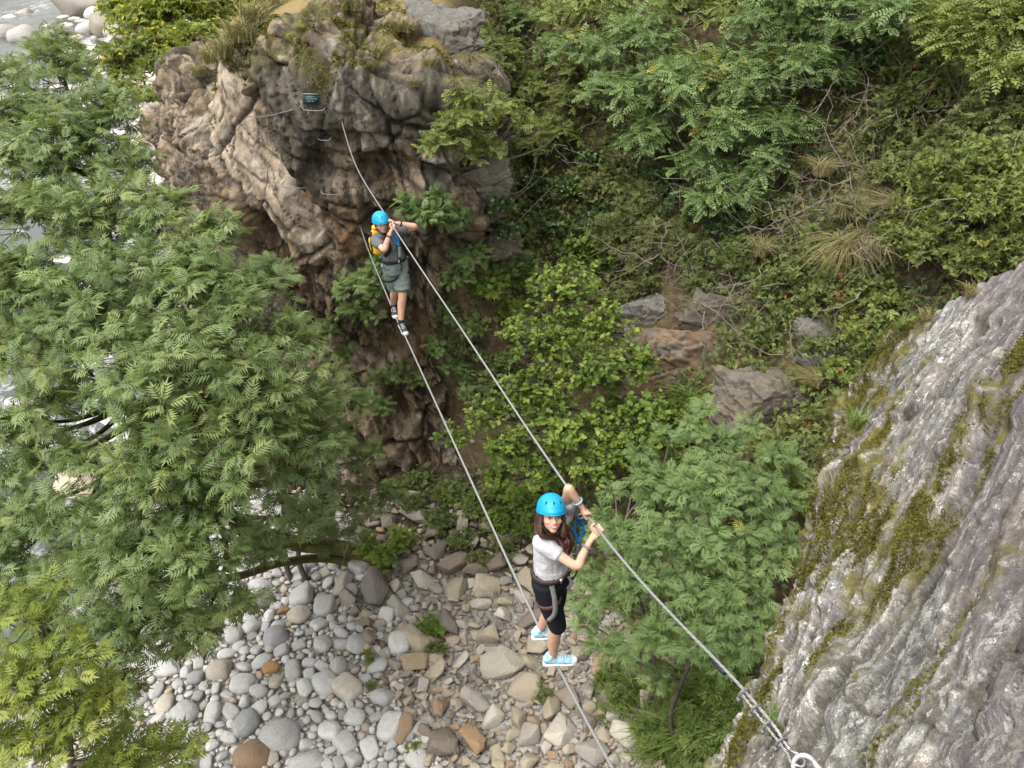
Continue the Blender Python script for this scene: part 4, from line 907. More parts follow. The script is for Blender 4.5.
# ---- shrubs of the slope
SHR = [
 ([(383, 556, .55, .26), (402, 540, .5, .26), (368, 545, .7, .24)], 'leafy plant round the mossy foot of the leaning ash', T_ASH4, L_BROAD, .22, 90),
 ([(690, 705, .9, .34), (728, 685, 1.1, .34), (655, 735, .5, .3), (620, 700, .35, .2), (705, 745, .7, .34), (740, 730, 1.0, .3)], 'fine leaved light green growth under the ash saplings at the bottom edge', T_FINE, L_GRASS, .24, 70),
 ([(640, 205, .7, .55), (615, 235, .6, .5), (665, 235, .6, .5), (640, 262, .5, .45)], 'feathery grey green bush above the pointed grey rock', T_FINE, L_FINE, .22, 95),
 ([(690, 250, .4, .45), (735, 262, .4, .45), (700, 285, .3, .35)], 'dull olive bush above the orange outcrop', T_FINE, L_BRAM, .22, 90),
 ([(610, 255, .4, .4), (585, 248, .4, .4), (575, 270, .5, .35)], 'bright leafy bush below the ivy', T_BROAD, L_BROAD, .14, 110),
 ([(955, 180, 1.2, .6), (1000, 165, 1.3, .6), (930, 215, 1.0, .5), (985, 215, 1.1, .6), (1015, 205, 1.1, .5)], 'light green small leaved bush at the right edge', T_SPRIG, L_LIGHT, .165, 150),
 ([(940, 250, .8, .5), (985, 262, .8, .45), (905, 238, .8, .45), (1010, 250, .8, .4)], 'small leaved bush right above the grey rock face', T_SPRIG, L_LIGHT, .155, 150),
 ([(990, 130, 1.1, .55), (950, 145, .9, .45), (1018, 110, 1.2, .5)], 'mixed green bush near the right edge above the light green one', T_SPRIG, L_FINE, .165, 140),
 ([(965, 45, 2.0, .5), (1005, 20, 2.2, .55), (1015, 75, 1.9, .45), (940, 22, 1.7, .45)], 'pale pinnate leaved branch tree in the top right corner', T_ROBL, L_LIGHT, .36, 75),
 ([(905, 110, .5, .5), (940, 90, .6, .5), (880, 140, .4, .45), (920, 60, .6, .5)], 'brownish thicket under the top right branches', T_SPRIG, L_BRAM, .20, 75),
 ([(800, 275, .4, .42), (770, 290, .4, .40), (830, 300, .4, .42), (860, 280, .5, .42)], 'bramble patch above the speckled outcrop', T_SPRIG, L_BRAM, .20, 90),
 ([(790, 320, .3, .35), (815, 345, .3, .35), (765, 335, .3, .35)], 'low bramble patch beside the speckled outcrop', T_SPRIG, L_BRAM, .18, 90),
 ([(860, 335, .4, .4), (875, 305, .5, .4), (845, 375, .4, .35)], 'light weedy bush at the upper lip of the grey rock face', T_SPRIG, L_LIGHT, .19, 80),
 ([(830, 420, .4, .35), (810, 450, .4, .35), (845, 405, .4, .3)], 'sparse weedy plants against the left edge of the rock face', T_SPRIG, L_FINE, .19, 80),
 ([(780, 470, .8, .4), (800, 490, .9, .35), (765, 450, .7, .35)], 'small bush under the speckled outcrop', T_SPRIG, L_LIGHT, .20, 85),
 ([(690, 205, .4, .45), (660, 180, .4, .45), (730, 230, .4, .4)], 'dark thicket under the feathery trees', T_SPRIG, L_IVY, .20, 90),
 ([(770, 215, .4, .45), (800, 240, .3, .4), (750, 250, .3, .4)], 'olive bramble bush left of the dry grass tussock', T_SPRIG, L_BRAM, .20, 85),
 ([(895, 180, .5, .45), (870, 215, .4, .4), (915, 165, .6, .4)], 'sprawling green bush between bare twigs and light green bush', T_SPRIG, L_FINE, .20, 80),
 ([(620, 300, .3, .32), (648, 285, .3, .3)], 'trailing fine leaved bush by the pointed grey rock', T_FINE, L_FINE, .2, 90),
 ([(660, 420, .6, .45), (630, 400, .5, .4), (690, 430, .7, .4)], 'leafy green bush under the orange outcrop', T_BROAD, L_BROAD, .12, 120),
 ([(640, 455, .9, .4), (670, 462, .9, .4)], 'small leaved green bush above the ash saplings', T_SPRIG, L_LIGHT, .2, 90),
 ([(600, 190, .5, .42), (620, 165, .5, .42), (630, 190, .5, .4)], 'mid green bush right of the dark ivy', T_SPRIG, L_FINE, .2, 95),
 ([(500, 520, .35, .35), (470, 505, .3, .3), (530, 530, .35, .3), (445, 495, .25, .25)], 'low green plants carpeting the ledge behind the nearer climber', T_SPRIG, L_BROAD, .15, 120),
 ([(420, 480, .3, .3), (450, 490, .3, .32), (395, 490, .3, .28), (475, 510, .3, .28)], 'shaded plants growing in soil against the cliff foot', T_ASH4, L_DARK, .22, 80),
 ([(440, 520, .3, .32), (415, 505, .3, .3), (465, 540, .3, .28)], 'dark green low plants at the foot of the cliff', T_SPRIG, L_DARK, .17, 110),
 ([(525, 500, .4, .34), (550, 480, .4, .3), (500, 490, .35, .3)], 'leafy ground plants under the broad leaved shrub', T_ASH4, L_BROAD, .2, 90),
 ([(480, 560, .2, .24), (505, 545, .25, .26)], 'small weeds among brown rocks behind the nearer climber', T_SPRIG, L_FINE, .15, 120),
 ([(520, 275, .4, .42), (490, 285, .35, .35), (505, 310, .35, .35)], 'green shrub in the gully right of the cliff', T_ASH4, L_BROAD, .22, 70),
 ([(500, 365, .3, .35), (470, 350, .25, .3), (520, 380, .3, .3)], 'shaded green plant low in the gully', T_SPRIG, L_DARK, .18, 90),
]
for i, (lst, lab, T, mt, sz, dn) in enumerate(SHR):
    cl = [(c_[0], c_[1] * 1.4) for c_ in HX(lst)]; c0 = np.mean([c_[0] for c_ in cl], 0); b = rooted(c0 + V3(0, .4, 0)) if lst[0][0] > 535 else c0 + V3(0, .4, -.5)
    plant('bush' , lab, 'bush', b, [b, b * .4 + c0 * .6], cl, T, mt, sz, dens=dn * 2.6, k=6, up=.3, tr=(.025, .012), rad=.012, tint=.5, hollow=.3, twig=.004, spread=.9, flat=.8)
# ---- ferny plants rooted in cracks of the cliff
CRK = [([(500, 245, .3, .3), (520, 262, .3, .3)], 'leafy plant on the rock step below the ivy'),
       ([(455, 365, .3, .3), (440, 345, .25, .26), (470, 385, .3, .26)], 'small leafy plant in the shadow right of the cliff foot'),
       ([(505, 400, .3, .32), (490, 380, .3, .3), (525, 425, .3, .3)], 'dark green plant behind the broad leaved shrub'),
       ([(330, 330, .3, .28), (345, 350, .25, .24)], 'dark plant low on the brown cliff above the shaded sapling'),
       ([(372, 285, .35, .36), (360, 310, .35, .36), (385, 262, .3, .28), (350, 285, .3, .28)], 'leafy plant on the cliff left of the farther climber'),
       ([(430, 212, .3, .30), (455, 218, .3, .26), (405, 205, .25, .24), (440, 198, .25, .22)], 'leafy plant on the cliff just right of the farther climber'),
       ([(400, 372, .3, .26), (380, 375, .25, .22), (418, 380, .25, .2)], 'small dark plant on the cliff below the feet of the farther climber'),
       ([(385, 405, .25, .22), (370, 395, .25, .2)], 'tiny plant tucked under the cliff overhang'),
       ([(470, 255, .3, .3), (495, 262, .3, .3), (455, 275, .25, .24)], 'spreading plant on the brown rock step right of the farther climber'),
       ([(450, 312, .25, .26), (475, 325, .25, .24)], 'yellow flecked plant in the dark corner of the cliff')]
for lst, lab in CRK:
    cl = [(c_[0] - V3(0, .12, 0), c_[1] * 1.45) for c_ in HX(lst)]; b = cl[0][0] + V3(0, .3, -.2)
    plant('rock_plant', lab, 'plant', b, [b, cl[0][0]], cl, T_ASH4, L_ROB if 'dark' not in lab else L_DARK, .25, dens=150, k=6, up=.15, tr=(.015, .01), rad=.01, tint=.5, hollow=.2, twig=.004, flat=.8)
# ---- plants on the stones
for (px, py, r_, lab, T, mt) in ((430, 625, .36, 'small leafy green plant growing among the fallen rocks', T_SPRIG, L_BROAD), (370, 655, .16, 'tiny green weed in the pale cobbles', T_FINE, L_LIGHT), (372, 683, .12, 'tiny greyish weed in the cobbles below the upright slab', T_FINE, L_FINE),
                             (412, 745, .14, 'tiny pale green weed by the rusty rocks', T_SPRIG, L_LIGHT), (437, 645, .22, 'dark green tuft on the shaded side of the ochre block', T_SPRIG, L_DARK), (545, 700, .2, 'grey green weed between tan rocks', T_FINE, L_FINE), (610, 690, .36, 'straggly weed at the edge of the rock fall', T_FINE, L_GRASS)):
    p = at_z(px, py, .3); b = rooted(p)
    plant('weed', lab, 'plant', b, [b, b + V3(0, 0, .2)], [(b + V3(0, 0, .25), r_, .8)], T, mt, .16, dens=420, k=5, tr=(.008, .005), rad=.006, tint=.5, hollow=.1, twig=.003)
# ---- yellow flowered bushes and saplings above the river bend
TOPL = [([(150, 22, 24, .9), (185, 12, 24, .9), (165, 45, 23.5, .7), (130, 10, 25, .8)], 'bright yellow green bush with yellow flowers near the top left', L_YEL, .3),
        ([(195, 40, 22.5, .5), (180, 60, 22, .4)], 'light green sapling on the grassy lip above the pale slab', L_YEL, 0),
        ([(135, 55, 23, .6), (120, 70, 23, .5), (155, 68, 22.5, .4), (125, 92, 22, .4), (148, 98, 21.5, .35), (115, 60, 24, .5)], 'greyish green bush beside the river below the flowering one', L_LIGHT, .05),
        ([(225, 8, 25, .7), (250, 2, 26, .7), (210, 22, 24, .5)], 'flowering bush at the top edge above the dry grass', L_YEL, .5),
        ([(300, 5, 23, .5), (335, 3, 23, .5)], 'yellow green low bush on top of the mossy buttress', L_YEL, .1),
        ([(355, 30, 21.5, .45), (380, 12, 22, .5), (410, 60, 20, .4), (425, 20, 22, .5), (395, 45, 20.5, .35)], 'green bush on the slope behind the mossy buttress', L_LIGHT, .05)]
for lst, lab, mt, fl in TOPL:
    cl = [(c_[0], c_[1] * 1.35) for c_ in PX(lst)]; b = cl[0][0] + V3(0, .3, -1.2)
    plant('bush', lab, 'bush', b, [b, cl[0][0]], cl, T_SPRIG, mt, .30, dens=120, k=6, tr=(.04, .02), rad=.02, tint=.55, hollow=.3, second=(fl, L_FLOW, .14) if fl else None)

# ---- grass
def tuft(seed, n, L, droop, width=.010, lean=(0, 0), curl=.5):
    r = np.random.default_rng(seed)
    az = r.uniform(0, 6.28, n); el = r.uniform(.25, 1.0, n) * curl; ln = L * r.uniform(.5, 1.1, n)
    b0_ = r.normal(0, .035 + .05 * L, (n, 3)) * V3(1, 1, 0)
    hd = np.stack([np.cos(az), np.sin(az), 0 * az], -1) + V3(lean[0], lean[1], 0)
    K = 6; t = np.linspace(0, 1, K)
    out = (np.sin(el)[:, None] * t + droop * t ** 2) * ln[:, None]; upz = (np.cos(el)[:, None] * t - droop * 1.05 * t ** 2.4) * ln[:, None]
    c = b0_[:, None] + hd[:, None] * out[..., None] + V3(0, 0, 1) * upz[..., None]
    sd_ = nrms(np.cross(hd, V3(0, 0, 1)) + r.normal(0, .3, (n, 3)))
    wv = width * r.uniform(.7, 1.3, n)[:, None] * np.array([.7, 1, .95, .8, .55, .08])
    v = np.stack([c + sd_[:, None] * wv[..., None], c - sd_[:, None] * wv[..., None]], 2).reshape(-1, 3)
    f = np.array([[2 * i, 2 * i + 1, 2 * i + 3, 2 * i + 2] for i in range(K - 1)])
    f = (f[None] + (np.arange(n) * K * 2)[:, None, None]).reshape(-1, 4)
    return v, f, np.repeat(np.clip(r.normal(.5, .2, n), 0, 1), K * 2)
GR_ME = {}
for nm, mat, args in (('tall', L_GRASS, [dict(n=210, L=1.05, droop=.5, width=.009)]), ('short', L_GRASS, [dict(n=110, L=.4, droop=.35, width=.006)]), ('dry', L_DRY, [dict(n=160, L=.34, droop=.4, width=.0035)]), ('hang', L_DRY, [dict(n=240, L=.95, droop=.75, width=.006, lean=(-.3, -.7))])):
    GR_ME[nm] = []
    for i in range(3):
        v, f, t = tuft(900 + i * 7 + len(nm), **args[0]); GR_ME[nm].append(np_mesh(nm + '_grass', v, f, mat, {'tint': t}))
def grass(kind, p, s, lab, i=0, rz=None, group=None):
    o = link('grass_tuft', GR_ME[kind][i % 3]); o.location = tuple(p); o.scale = (s, s, s); o.rotation_euler = (0, 0, rz if rz is not None else i * 1.9)
    return tag(o, lab, 'grass', group)
for i, (px, py, off, s, lab) in enumerate([(690, 700, .2, 1.1, 'tall green grass clump lowest beside the rock face'), (725, 690, .3, 1.2, 'tall arching green grass hanging against the rock face'), (655, 735, .1, 1.0, 'green grass clump at the bottom edge right of the foot cable'),
        (700, 745, .2, 1.2, 'lush green grass clump at the bottom of the frame'), (640, 690, .1, .8, 'green grass at the edge of the rock fall'), (715, 405, .1, .95, 'long arching green grass below the orange outcrop'), (690, 400, .1, .9, 'green grass clump hanging directly under the orange outcrop'),
        (620, 372, .1, .9, 'long green grass left of the orange outcrop'), (665, 760, .1, .9, 'green grass clump cut off by the bottom edge'), (610, 715, .05, .5, 'short grass clump among rocks by the foot cable'), (730, 735, .3, 1.1, 'green grass under the lip of the rock face')]):
    p = at(px, py, hit(px, py) - off); grass('tall', p - V3(0, 0, .15), s, lab, i)
for i, (px, py, off, s, lab) in enumerate([(845, 250, .5, .95, 'dry straw coloured grass tussock drooping in the middle of the slope'), (870, 240, .5, .8, 'smaller dry tussock right of the large drooping one'), (470, 62, .3, .55, 'dry grass drooping from the crag at the top'), (455, 85, .3, .45, 'yellow dry grass under the top crag'),
        (840, 215, .4, .9, 'faded grass tussock below the bare twigs'), (880, 370, .4, .6, 'pale grass at the rim of the rock face'), (660, 390, .2, .5, 'dry grass on the orange outcrop'), (545, 60, .3, .8, 'brownish hanging grass under the gully trees'), (760, 255, .6, .8, 'thin faded grass hanging beside the bramble stems'), (820, 175, .7, .9, 'straw grass hanging in the twig tangle'), (700, 310, .4, .6, 'wispy dry grass on the brown ledge'), (815, 385, .5, .6, 'pale grass left of the rock face rim'), (905, 215, .9, .8, 'grass drooping between the canes and the small leaved bush'), (770, 180, .7, .8, 'grey grass hanging under the feathery branch')]):
    p = at(px, py, hit(px, py) - off); grass('hang', p, s, lab, i, i * .35)
for i, (px, py, s, lab) in enumerate([(240, 40, 1.7, 'tan dry grass on the bank left of the buttress'), (225, 55, 1.6, 'tan grass beside the pale slab'), (255, 22, 1.8, 'dry grass at the top of the bank'), (210, 62, 1.5, 'orange tan grass on the lip above the pale slab'), (300, 30, .6, 'grass on the crown of the buttress'),
        (380, 55, 1.0, 'grass on the slope right of the mossy crown'), (400, 30, 1.1, 'tan grass higher on the slope behind the buttress'), (415, 85, .7, 'grass at the right shoulder of the buttress'), (350, 8, 1.6, 'grass at the top edge behind the buttress'), (200, 75, 1.1, 'small grass tuft over the pale slab'), (275, 8, 1.7, 'grass at the top edge above the buttress'), (430, 65, .8, 'brownish grass below the top crag')]):
    p = at(px, py, hit(px, py)); grass('dry', p - V3(0, 0, .03), s * 1.3, lab, i)
# dry tufts in the cracks of the near rock face
for i, (s_, t_, sc_g, kd, lab) in enumerate([(2.2, -.3, .85, 'dry', 'dry grass tuft on the left edge of the rock face, upper'), (1.15, -.42, .75, 'dry', 'dry grass tuft on the left edge of the rock face, middle'), (.45, -.5, .5, 'short', 'green grass tuft on the lower left edge of the rock face'),
        (4.0, .35, .6, 'dry', 'dry grass tuft at the upper rim of the rock face'), (3.7, .8, .6, 'dry', 'dry grass on the rim of the rock face near the right edge'), (3.3, 1.3, .6, 'dry', 'dry grass at the far right of the rim'), (2.0, .95, .35, 'dry', 'small dry tuft in a mossy crack of the rock face'),
        (1.15, .35, .22, 'dry', 'tiny dry tuft in the middle of the rock face'), (.35, .25, .2, 'dry', 'tiny dry tuft low on the rock face'), (.95, 1.35, .25, 'dry', 'thin grass in the crack near the right edge of the frame'), (3.0, -.2, .5, 'short', 'green tuft on the upper left rim of the rock face'), (4.2, .1, .5, 'short', 'green tuft at the top corner of the rock face')]):
    grass(kd, slab_at(s_, t_) - SL_N * .02, sc_g, lab, i)

# cushions of moss: short shoots standing on the rock wherever moss grows
L_MOSS = leaf_mat('moss_shoot', [(.05, (.045, .040, .010)), (.5, (.10, .092, .020)), (.85, (.17, .16, .038)), (1, (.21, .19, .06))], .15, .8, .1)
def moss_mat_on(V, Nv, mask, n, size, name, lab, seed):
    r = np.random.default_rng(seed); w_ = np.clip(mask.ravel() - .35, 0, 1) ** 1.2; w_ = w_ / w_.sum()
    i = r.choice(len(w_), n, p=w_); Vf, Nf = V.reshape(-1, 3)[i], Nv.reshape(-1, 3)[i]
    P_ = Vf + r.normal(0, size * .5, (n, 3)); D = nrms(Nf + r.normal(0, .75, (n, 3))); X2 = nrms(r.normal(size=(n, 3))); Nn = nrms(X2 - D * (X2 * D).sum(1, keepdims=True))
    ti = np.clip(.5 + .5 * fbm(P_ * 9, 3, seed) + .12 * r.normal(size=n), 0, 1)
    v, f, t = place(simple_leaf(.6), P_ - D * size * .2, D, Nn, size * r.uniform(.5, 1.3, n), ti)
    return tag(link(name, np_mesh(name, v, f, L_MOSS, {'tint': t})), lab, 'moss', kind='stuff')
gs = np.cross(np.gradient(SLAB_P, axis=0), np.gradient(SLAB_P, axis=1)); gs = nrms(gs * np.sign((gs @ SL_N))[..., None])
clump = sstep(-.18, .1, fbm(np.stack([qa * 3.2, qc * 6, O_], -1), 3, 240))
moss_mat_on(SLAB_P, gs, mossn * clump * (T_ > -1.2) * (T_ < 2.2) * (os_ < .2), 90000, .016, 'moss', 'olive green moss cushions along the layers of the near rock face', 81)
gc = nrms(np.cross(np.gradient(cl_v, axis=1), np.gradient(cl_v, axis=0))); gc = gc * np.sign(gc[..., 2:3] + 1e-6)
moss_mat_on(cl_v, gc, moss * sstep(-.05, .2, fbm(Pw * 2.6, 3, 92)) + 0, 26000, .055, 'moss', 'yellow green moss on the crown of the rock buttress', 83)
# ---- bare twigs and trailing stems on the slope
def twig_bunch(seed, c, n, L, mat, name, lab, cat='twigs', rad=.011, dirs=None):
    r = np.random.default_rng(seed); e = []
    d = nrms(r.normal(size=(n, 3)) * V3(1, .5, 1) + V3(0, -.35, -.1)) if dirs is None else nrms(np.asarray(dirs) + r.normal(0, .45, (n, 3)))
    s = c + r.normal(0, .35 if n > 11 else .03, (n, 3)) * V3(1.6, .4, 1); l = L * r.uniform(.4, 1.1, n)[:, None]
    bend = r.normal(0, .22, (n, 3))
    t = np.linspace(0, 1, 7)[None, :, None]
    Q = s[:, None] + d[:, None] * (l[:, None] * t) + bend[:, None] * t ** 2 * l[:, None] + .03 * r.normal(size=(n, 7, 3)) * l[:, None]
    Rr = np.linspace(1, .3, 7)[None] * rad * r.uniform(.5, 1.2, n)[:, None]
    v, f = tubes(Q, Rr, 5)
    k = n * 2; j = r.integers(0, n, k); q = r.integers(2, 6, k); s2 = Q[j, q]; d2 = nrms(d[j] + r.normal(0, .7, (k, 3)))
    Q2 = s2[:, None] + d2[:, None] * (l[j][:, None] * .45 * np.linspace(0, 1, 4)[None, :, None]) ; v2, f2_ = tubes(Q2, np.linspace(1, .4, 4)[None] * rad * .5 * np.ones((k, 1)), 4)
    v, f = merge([(v, f), (v2, f2_)])
    o = link(name, np_mesh(name, v - c, f, mat, smooth=True)); o.location = tuple(c); return tag(o, lab, cat)
for i, (px, py, off, n, L, lab) in enumerate([(835, 120, 1.0, 60, 1.3, 'tangle of bare brown twigs in the hollow on the right slope'), (850, 190, 1.0, 46, 1.4, 'long bare grey stems hanging below the brown tangle'), (790, 220, .9, 34, 1.4, 'bare bramble stems arching left of the dry tussock'), (725, 300, .8, 30, 1.2, 'bleached bare twigs above the speckled outcrop'),
        (690, 275, .8, 20, 1.1, 'thin pale twigs crossing above the orange outcrop'), (980, 200, 1.9, 14, 1.1, 'pale bare twigs at the right edge in light green leaves'), (870, 420, .9, 14, .9, 'dry stalks beside the rock face'), (650, 145, 1.5, 16, 1.2, 'bare branch tips under the feathery tree'),
        (900, 280, 1.2, 20, 1.1, 'pale crossing twigs above the rock face rim'), (395, 345, .25, 1, .7, 'bare root dangling below the farther climber'), (300, 525, 2.0, 12, 1.2, 'grey dead branches at the foot of the shaded sapling'), (470, 740, .12, 26, .7, 'dry driftwood twigs lying among the fallen rocks'),
        (745, 200, 1.0, 26, 1.3, 'brown bare stems hanging under the drooping feathery branch'), (905, 130, 1.0, 30, 1.2, 'reddish brown bare twigs under the top right branches'), (640, 260, .8, 18, 1.0, 'grey twigs sticking out of the feathery grey green bush'), (600, 130, .9, 14, 1.1, 'bare twigs above the dark ivy'),
        (800, 340, .7, 26, .9, 'straggling bramble canes beside the dark pointed rock'), (770, 290, .7, 24, 1.1, 'tan dead stems trailing over the bramble patch'), (690, 250, .7, 22, 1.1, 'long dead canes crossing the olive bush'), (860, 240, 1.3, 16, 1.2, 'arching bare canes over the dry tussock')]):
    twig_bunch(40 + i, at(px, py, hit(px, py) - off * .85), n if n < 16 else int(n * .62), L, MAT_TWIG, 'bare_twigs', lab)

# ---- undergrowth that covers the slope as one mass
def cover(n, x0, x1, y0, y1, T, mat, size, name, lab, dens, seed, lift=.12):
    r = np.random.default_rng(seed); x, y = r.uniform(x0, x1, n), r.uniform(y0, y1, n); d = foot_d(x, y)
    p = np.stack([x, y, 0 * x], -1); keep = (d > .15) & (fbm(p * .55, 3, seed) > dens) ; x, y = x[keep], y[keep]; n = len(x)
    z = hill_z(x, y); e = .12; gx = (hill_z(x + e, y) - z) / e; gy = (hill_z(x, y + e) - z) / e
    N = nrms(np.stack([-gx, -gy, 1 + 0 * x], -1))
    P_ = np.stack([x, y, z], -1) + N * (r.uniform(0, 1, n) ** 1.5 * lift * 3)[:, None]
    D = nrms(r.normal(size=(n, 3)) + V3(-.2, -.4, -.1)); Nn = nrms(N + V3(0, -.1, .5) + r.normal(0, .4, (n, 3))); Nn = nrms(Nn - D * (Nn * D).sum(1, keepdims=True))
    v, f, t = place(T, P_, D, Nn, size * r.uniform(.5, 1.2, n), np.clip(.5 + .22 * r.normal(size=n) + .25 * fbm(P_ * .9, 2, seed + 1), 0, 1))
    return tag(link(name, np_mesh(name, v, f, mat, {'tint': t})), lab, 'undergrowth', kind='stuff')
cover(60000, -1, 16, 5, 24, T_SPRIG, L_BRAM, .19, 'undergrowth', 'tangled olive bramble undergrowth covering the right slope', -.12, 61, .16)
cover(42000, -1, 16, 5, 24, T_SPRIG, L_LIGHT, .17, 'undergrowth', 'light green weeds and low leaves scattered over the right slope', .05, 64, .2)
cover(34000, -1, 16, 5, 24, T_FINE, L_FINE, .2, 'undergrowth', 'fine leaved grey green ground plants on the right slope', .05, 67, .2)
cover(26000, -1, 16, 5, 24, T_IVY, L_IVY, .12, 'ground_ivy', 'dark ivy leaves creeping over soil on the right slope', .0, 70, .08)
cover(26000, -10, 1, 16.5, 32, T_FINE, L_DRY, .22, 'dry_grass', 'dry tan grass and weeds on the ground behind the buttress', -.1, 73, .05)
cover(2500, -10, 1, 16.5, 30, T_SPRIG, L_YEL, .2, 'undergrowth', 'yellow green weeds on the ground behind the buttress', .08, 75, .1)
# ================================================================== cables and ironwork
MAT_STEEL = simple('galvanised_steel', (.20, .195, .185), .55, .4, .4, .15, 60)
MAT_BRIGHT = simple('bright_steel', (.72, .72, .72), .3, .5, .8, .08, 40)
MAT_BLACK = simple('black_rubber', (.02, .02, .022), .6)
MAT_RUST = simple('dark_weathered_steel', (.07, .062, .055), .7, .3, .3, .3, 40)
mc = M('wire_rope'); cc = mc.coord()
lay_ = mc.n('TexWave', {'Vector': cc, 'Scale': 42.0, 'Distortion': .4, 'Detail': 1}, wave_type='BANDS', bands_direction='DIAGONAL').outputs['Fac']
MAT_ROPE = mc.done(mc.bsdf(mc.ramp(lay_, [(.2, (.15, .15, .145)), (.7, (.50, .50, .485))]), .45, .5, mc.bump(lay_, .5, .004), .55))
C13 = V3(0, 0, 13)
def cliff_at(px, py):
    j = cl_v.reshape(-1, 3) - CAM; dep = j[:, 1] * CS - j[:, 2] * SN
    uu_, vv_ = j[:, 0] / dep * FPX + 512, 384 - (j[:, 1] * SN + j[:, 2] * CS) / dep * FPX
    k = np.hypot(uu_ - px, vv_ - py); c = np.where(k < 6)[0]
    if not len(c): c = [int(np.argmin(k))]
    i = c[int(np.argmin(dep[c]))]; return cl_v.reshape(-1, 3)[i]
fa = cliff_at(366, 227); ha = cliff_at(338, 124)
FOOT_PTS = [fa + V3(0, .15, 0), fa, V3(-2.52, 13.3, 7.72), V3(-1.66, 10.3, 7.93), V3(-1.47, 9.75, 7.92), V3(-.02, 5.27, 7.955), V3(.27, 4.39, 7.985), V3(.34, 4.16, 7.995), V3(.654, 3.19, 8.16), V3(1.10, 1.8, 8.5)]
anchor = at(812, 782, 3.45)
HAND_PTS = [ha + V3(0, .15, 0), ha, V3(-2.52, 12.9, 9.36), V3(-1.56, 9.85, 9.5), V3(-.55, 7.1, 9.455), V3(.53, 4.13, 9.455), V3(1.114, 2.523, 9.77), anchor + V3(-.06, .13, .03)]
CABLE_R = .0085
def dense(p): return smooth_path(p, 160)
FOOTC, HANDC = dense(FOOT_PTS), dense(HAND_PTS)
def on_cable(C, y):
    i = int(np.argmin(abs(C[:, 1] - y))); j = min(len(C) - 2, max(1, i))
    t = nrm(C[j + 1] - C[j - 1]); p = C[j] + t * ((y - C[j][1]) / t[1]); return p, t
e = empty('foot_cable', FOOT_PTS[4], 'lower steel cable that both climbers stand on, crossing the gorge', 'cable')
v, f = tube(FOOTC, CABLE_R * 1.3, 0, 8); local(e, 'wire', v, f, MAT_ROPE, smooth=True)
v, f = tube([FOOTC[-1] - V3(0, 0, 0), FOOTC[-1] + V3(.05, -.1, .04)], .02, 3, 8); local(e, 'end_sleeve', v, f, MAT_STEEL, smooth=True)
e = empty('hand_cable', HAND_PTS[3], 'upper steel cable held by both climbers, clamped to a ring on the rock face', 'cable')
v, f = tube(HANDC, CABLE_R, 0, 8); local(e, 'wire', v, f, MAT_ROPE, smooth=True)
# turned-back tail, four wire clamps, a sleeve and the loop through the ring
pe, te = on_cable(HANDC, 2.52); end = HANDC[-1]; ax = nrm(end - pe); sdv = nrm(np.cross(ax, V3(0, 0, 1))); upv = np.cross(sdv, ax)
tail = [pe + sdv * .024, pe + (end - pe) * .5 + sdv * .024, end + sdv * .022, end + ax * .05 + sdv * .034, end + ax * .085 + sdv * .0, end + ax * .05 - sdv * .03, end]
v, f = tube(tail, CABLE_R * .7, 50, 8); local(e, 'turned_back_tail', v, f, MAT_ROPE, smooth=True)
for k in (.02, .30, .58, .86):
    c = pe + (end - pe) * k + sdv * .012
    parts = [boxm(c - upv * .014, [sdv, ax, upv], (.018, .009, .006)), tube([c - upv * .02 - sdv * .026, c + upv * .012 - sdv * .026, c + upv * .026, c + upv * .012 + sdv * .026, c - upv * .02 + sdv * .026], .006, 14, 6)]
    for sg in (-1, 1): parts.append(tube([c + sdv * .026 * sg - upv * .040, c + sdv * .026 * sg - upv * .018], .011, 3, 6))
    vv, ff = merge(parts); local(e, 'wire_clamp', vv, ff, MAT_STEEL, smooth=False)
ps, ts = on_cable(HANDC, 2.72); v, f = tube([ps - ts * .04 - upv * .018, ps + ts * .05 - upv * .022], .016, 4, 8); local(e, 'black_sleeve', v, f, MAT_BLACK, smooth=True)
# anchor ring
ac = end + ax * .07 + sdv * .0; e = empty('anchor_ring', ac, 'bright metal anchor hook on the near rock face where the hand cable ends', 'anchor')
aa = np.linspace(-.6, 4.9, 40)[:, None]; n2 = nrm(ax + V3(.35, 0, -.1)); m2 = nrm(np.cross(n2, V3(.2, -.75, .6))); r2 = np.cross(m2, n2)
ring = ac + .046 * (np.cos(aa) * n2 + np.sin(aa) * m2) + r2 * (aa - 2) * .004 + n2 * .02
v, f = tube(ring, .0115, 0, 10); local(e, 'hook', v, f, MAT_BRIGHT, smooth=True)
v, f = tube([ring[-1], ring[-1] + n2 * .05 + m2 * .01 - SL_N * .01, ring[-1] + n2 * .06 - SL_N * .14], [.0115, .014, .014], 10, 10); local(e, 'shank', v, f, MAT_BRIGHT, smooth=True)

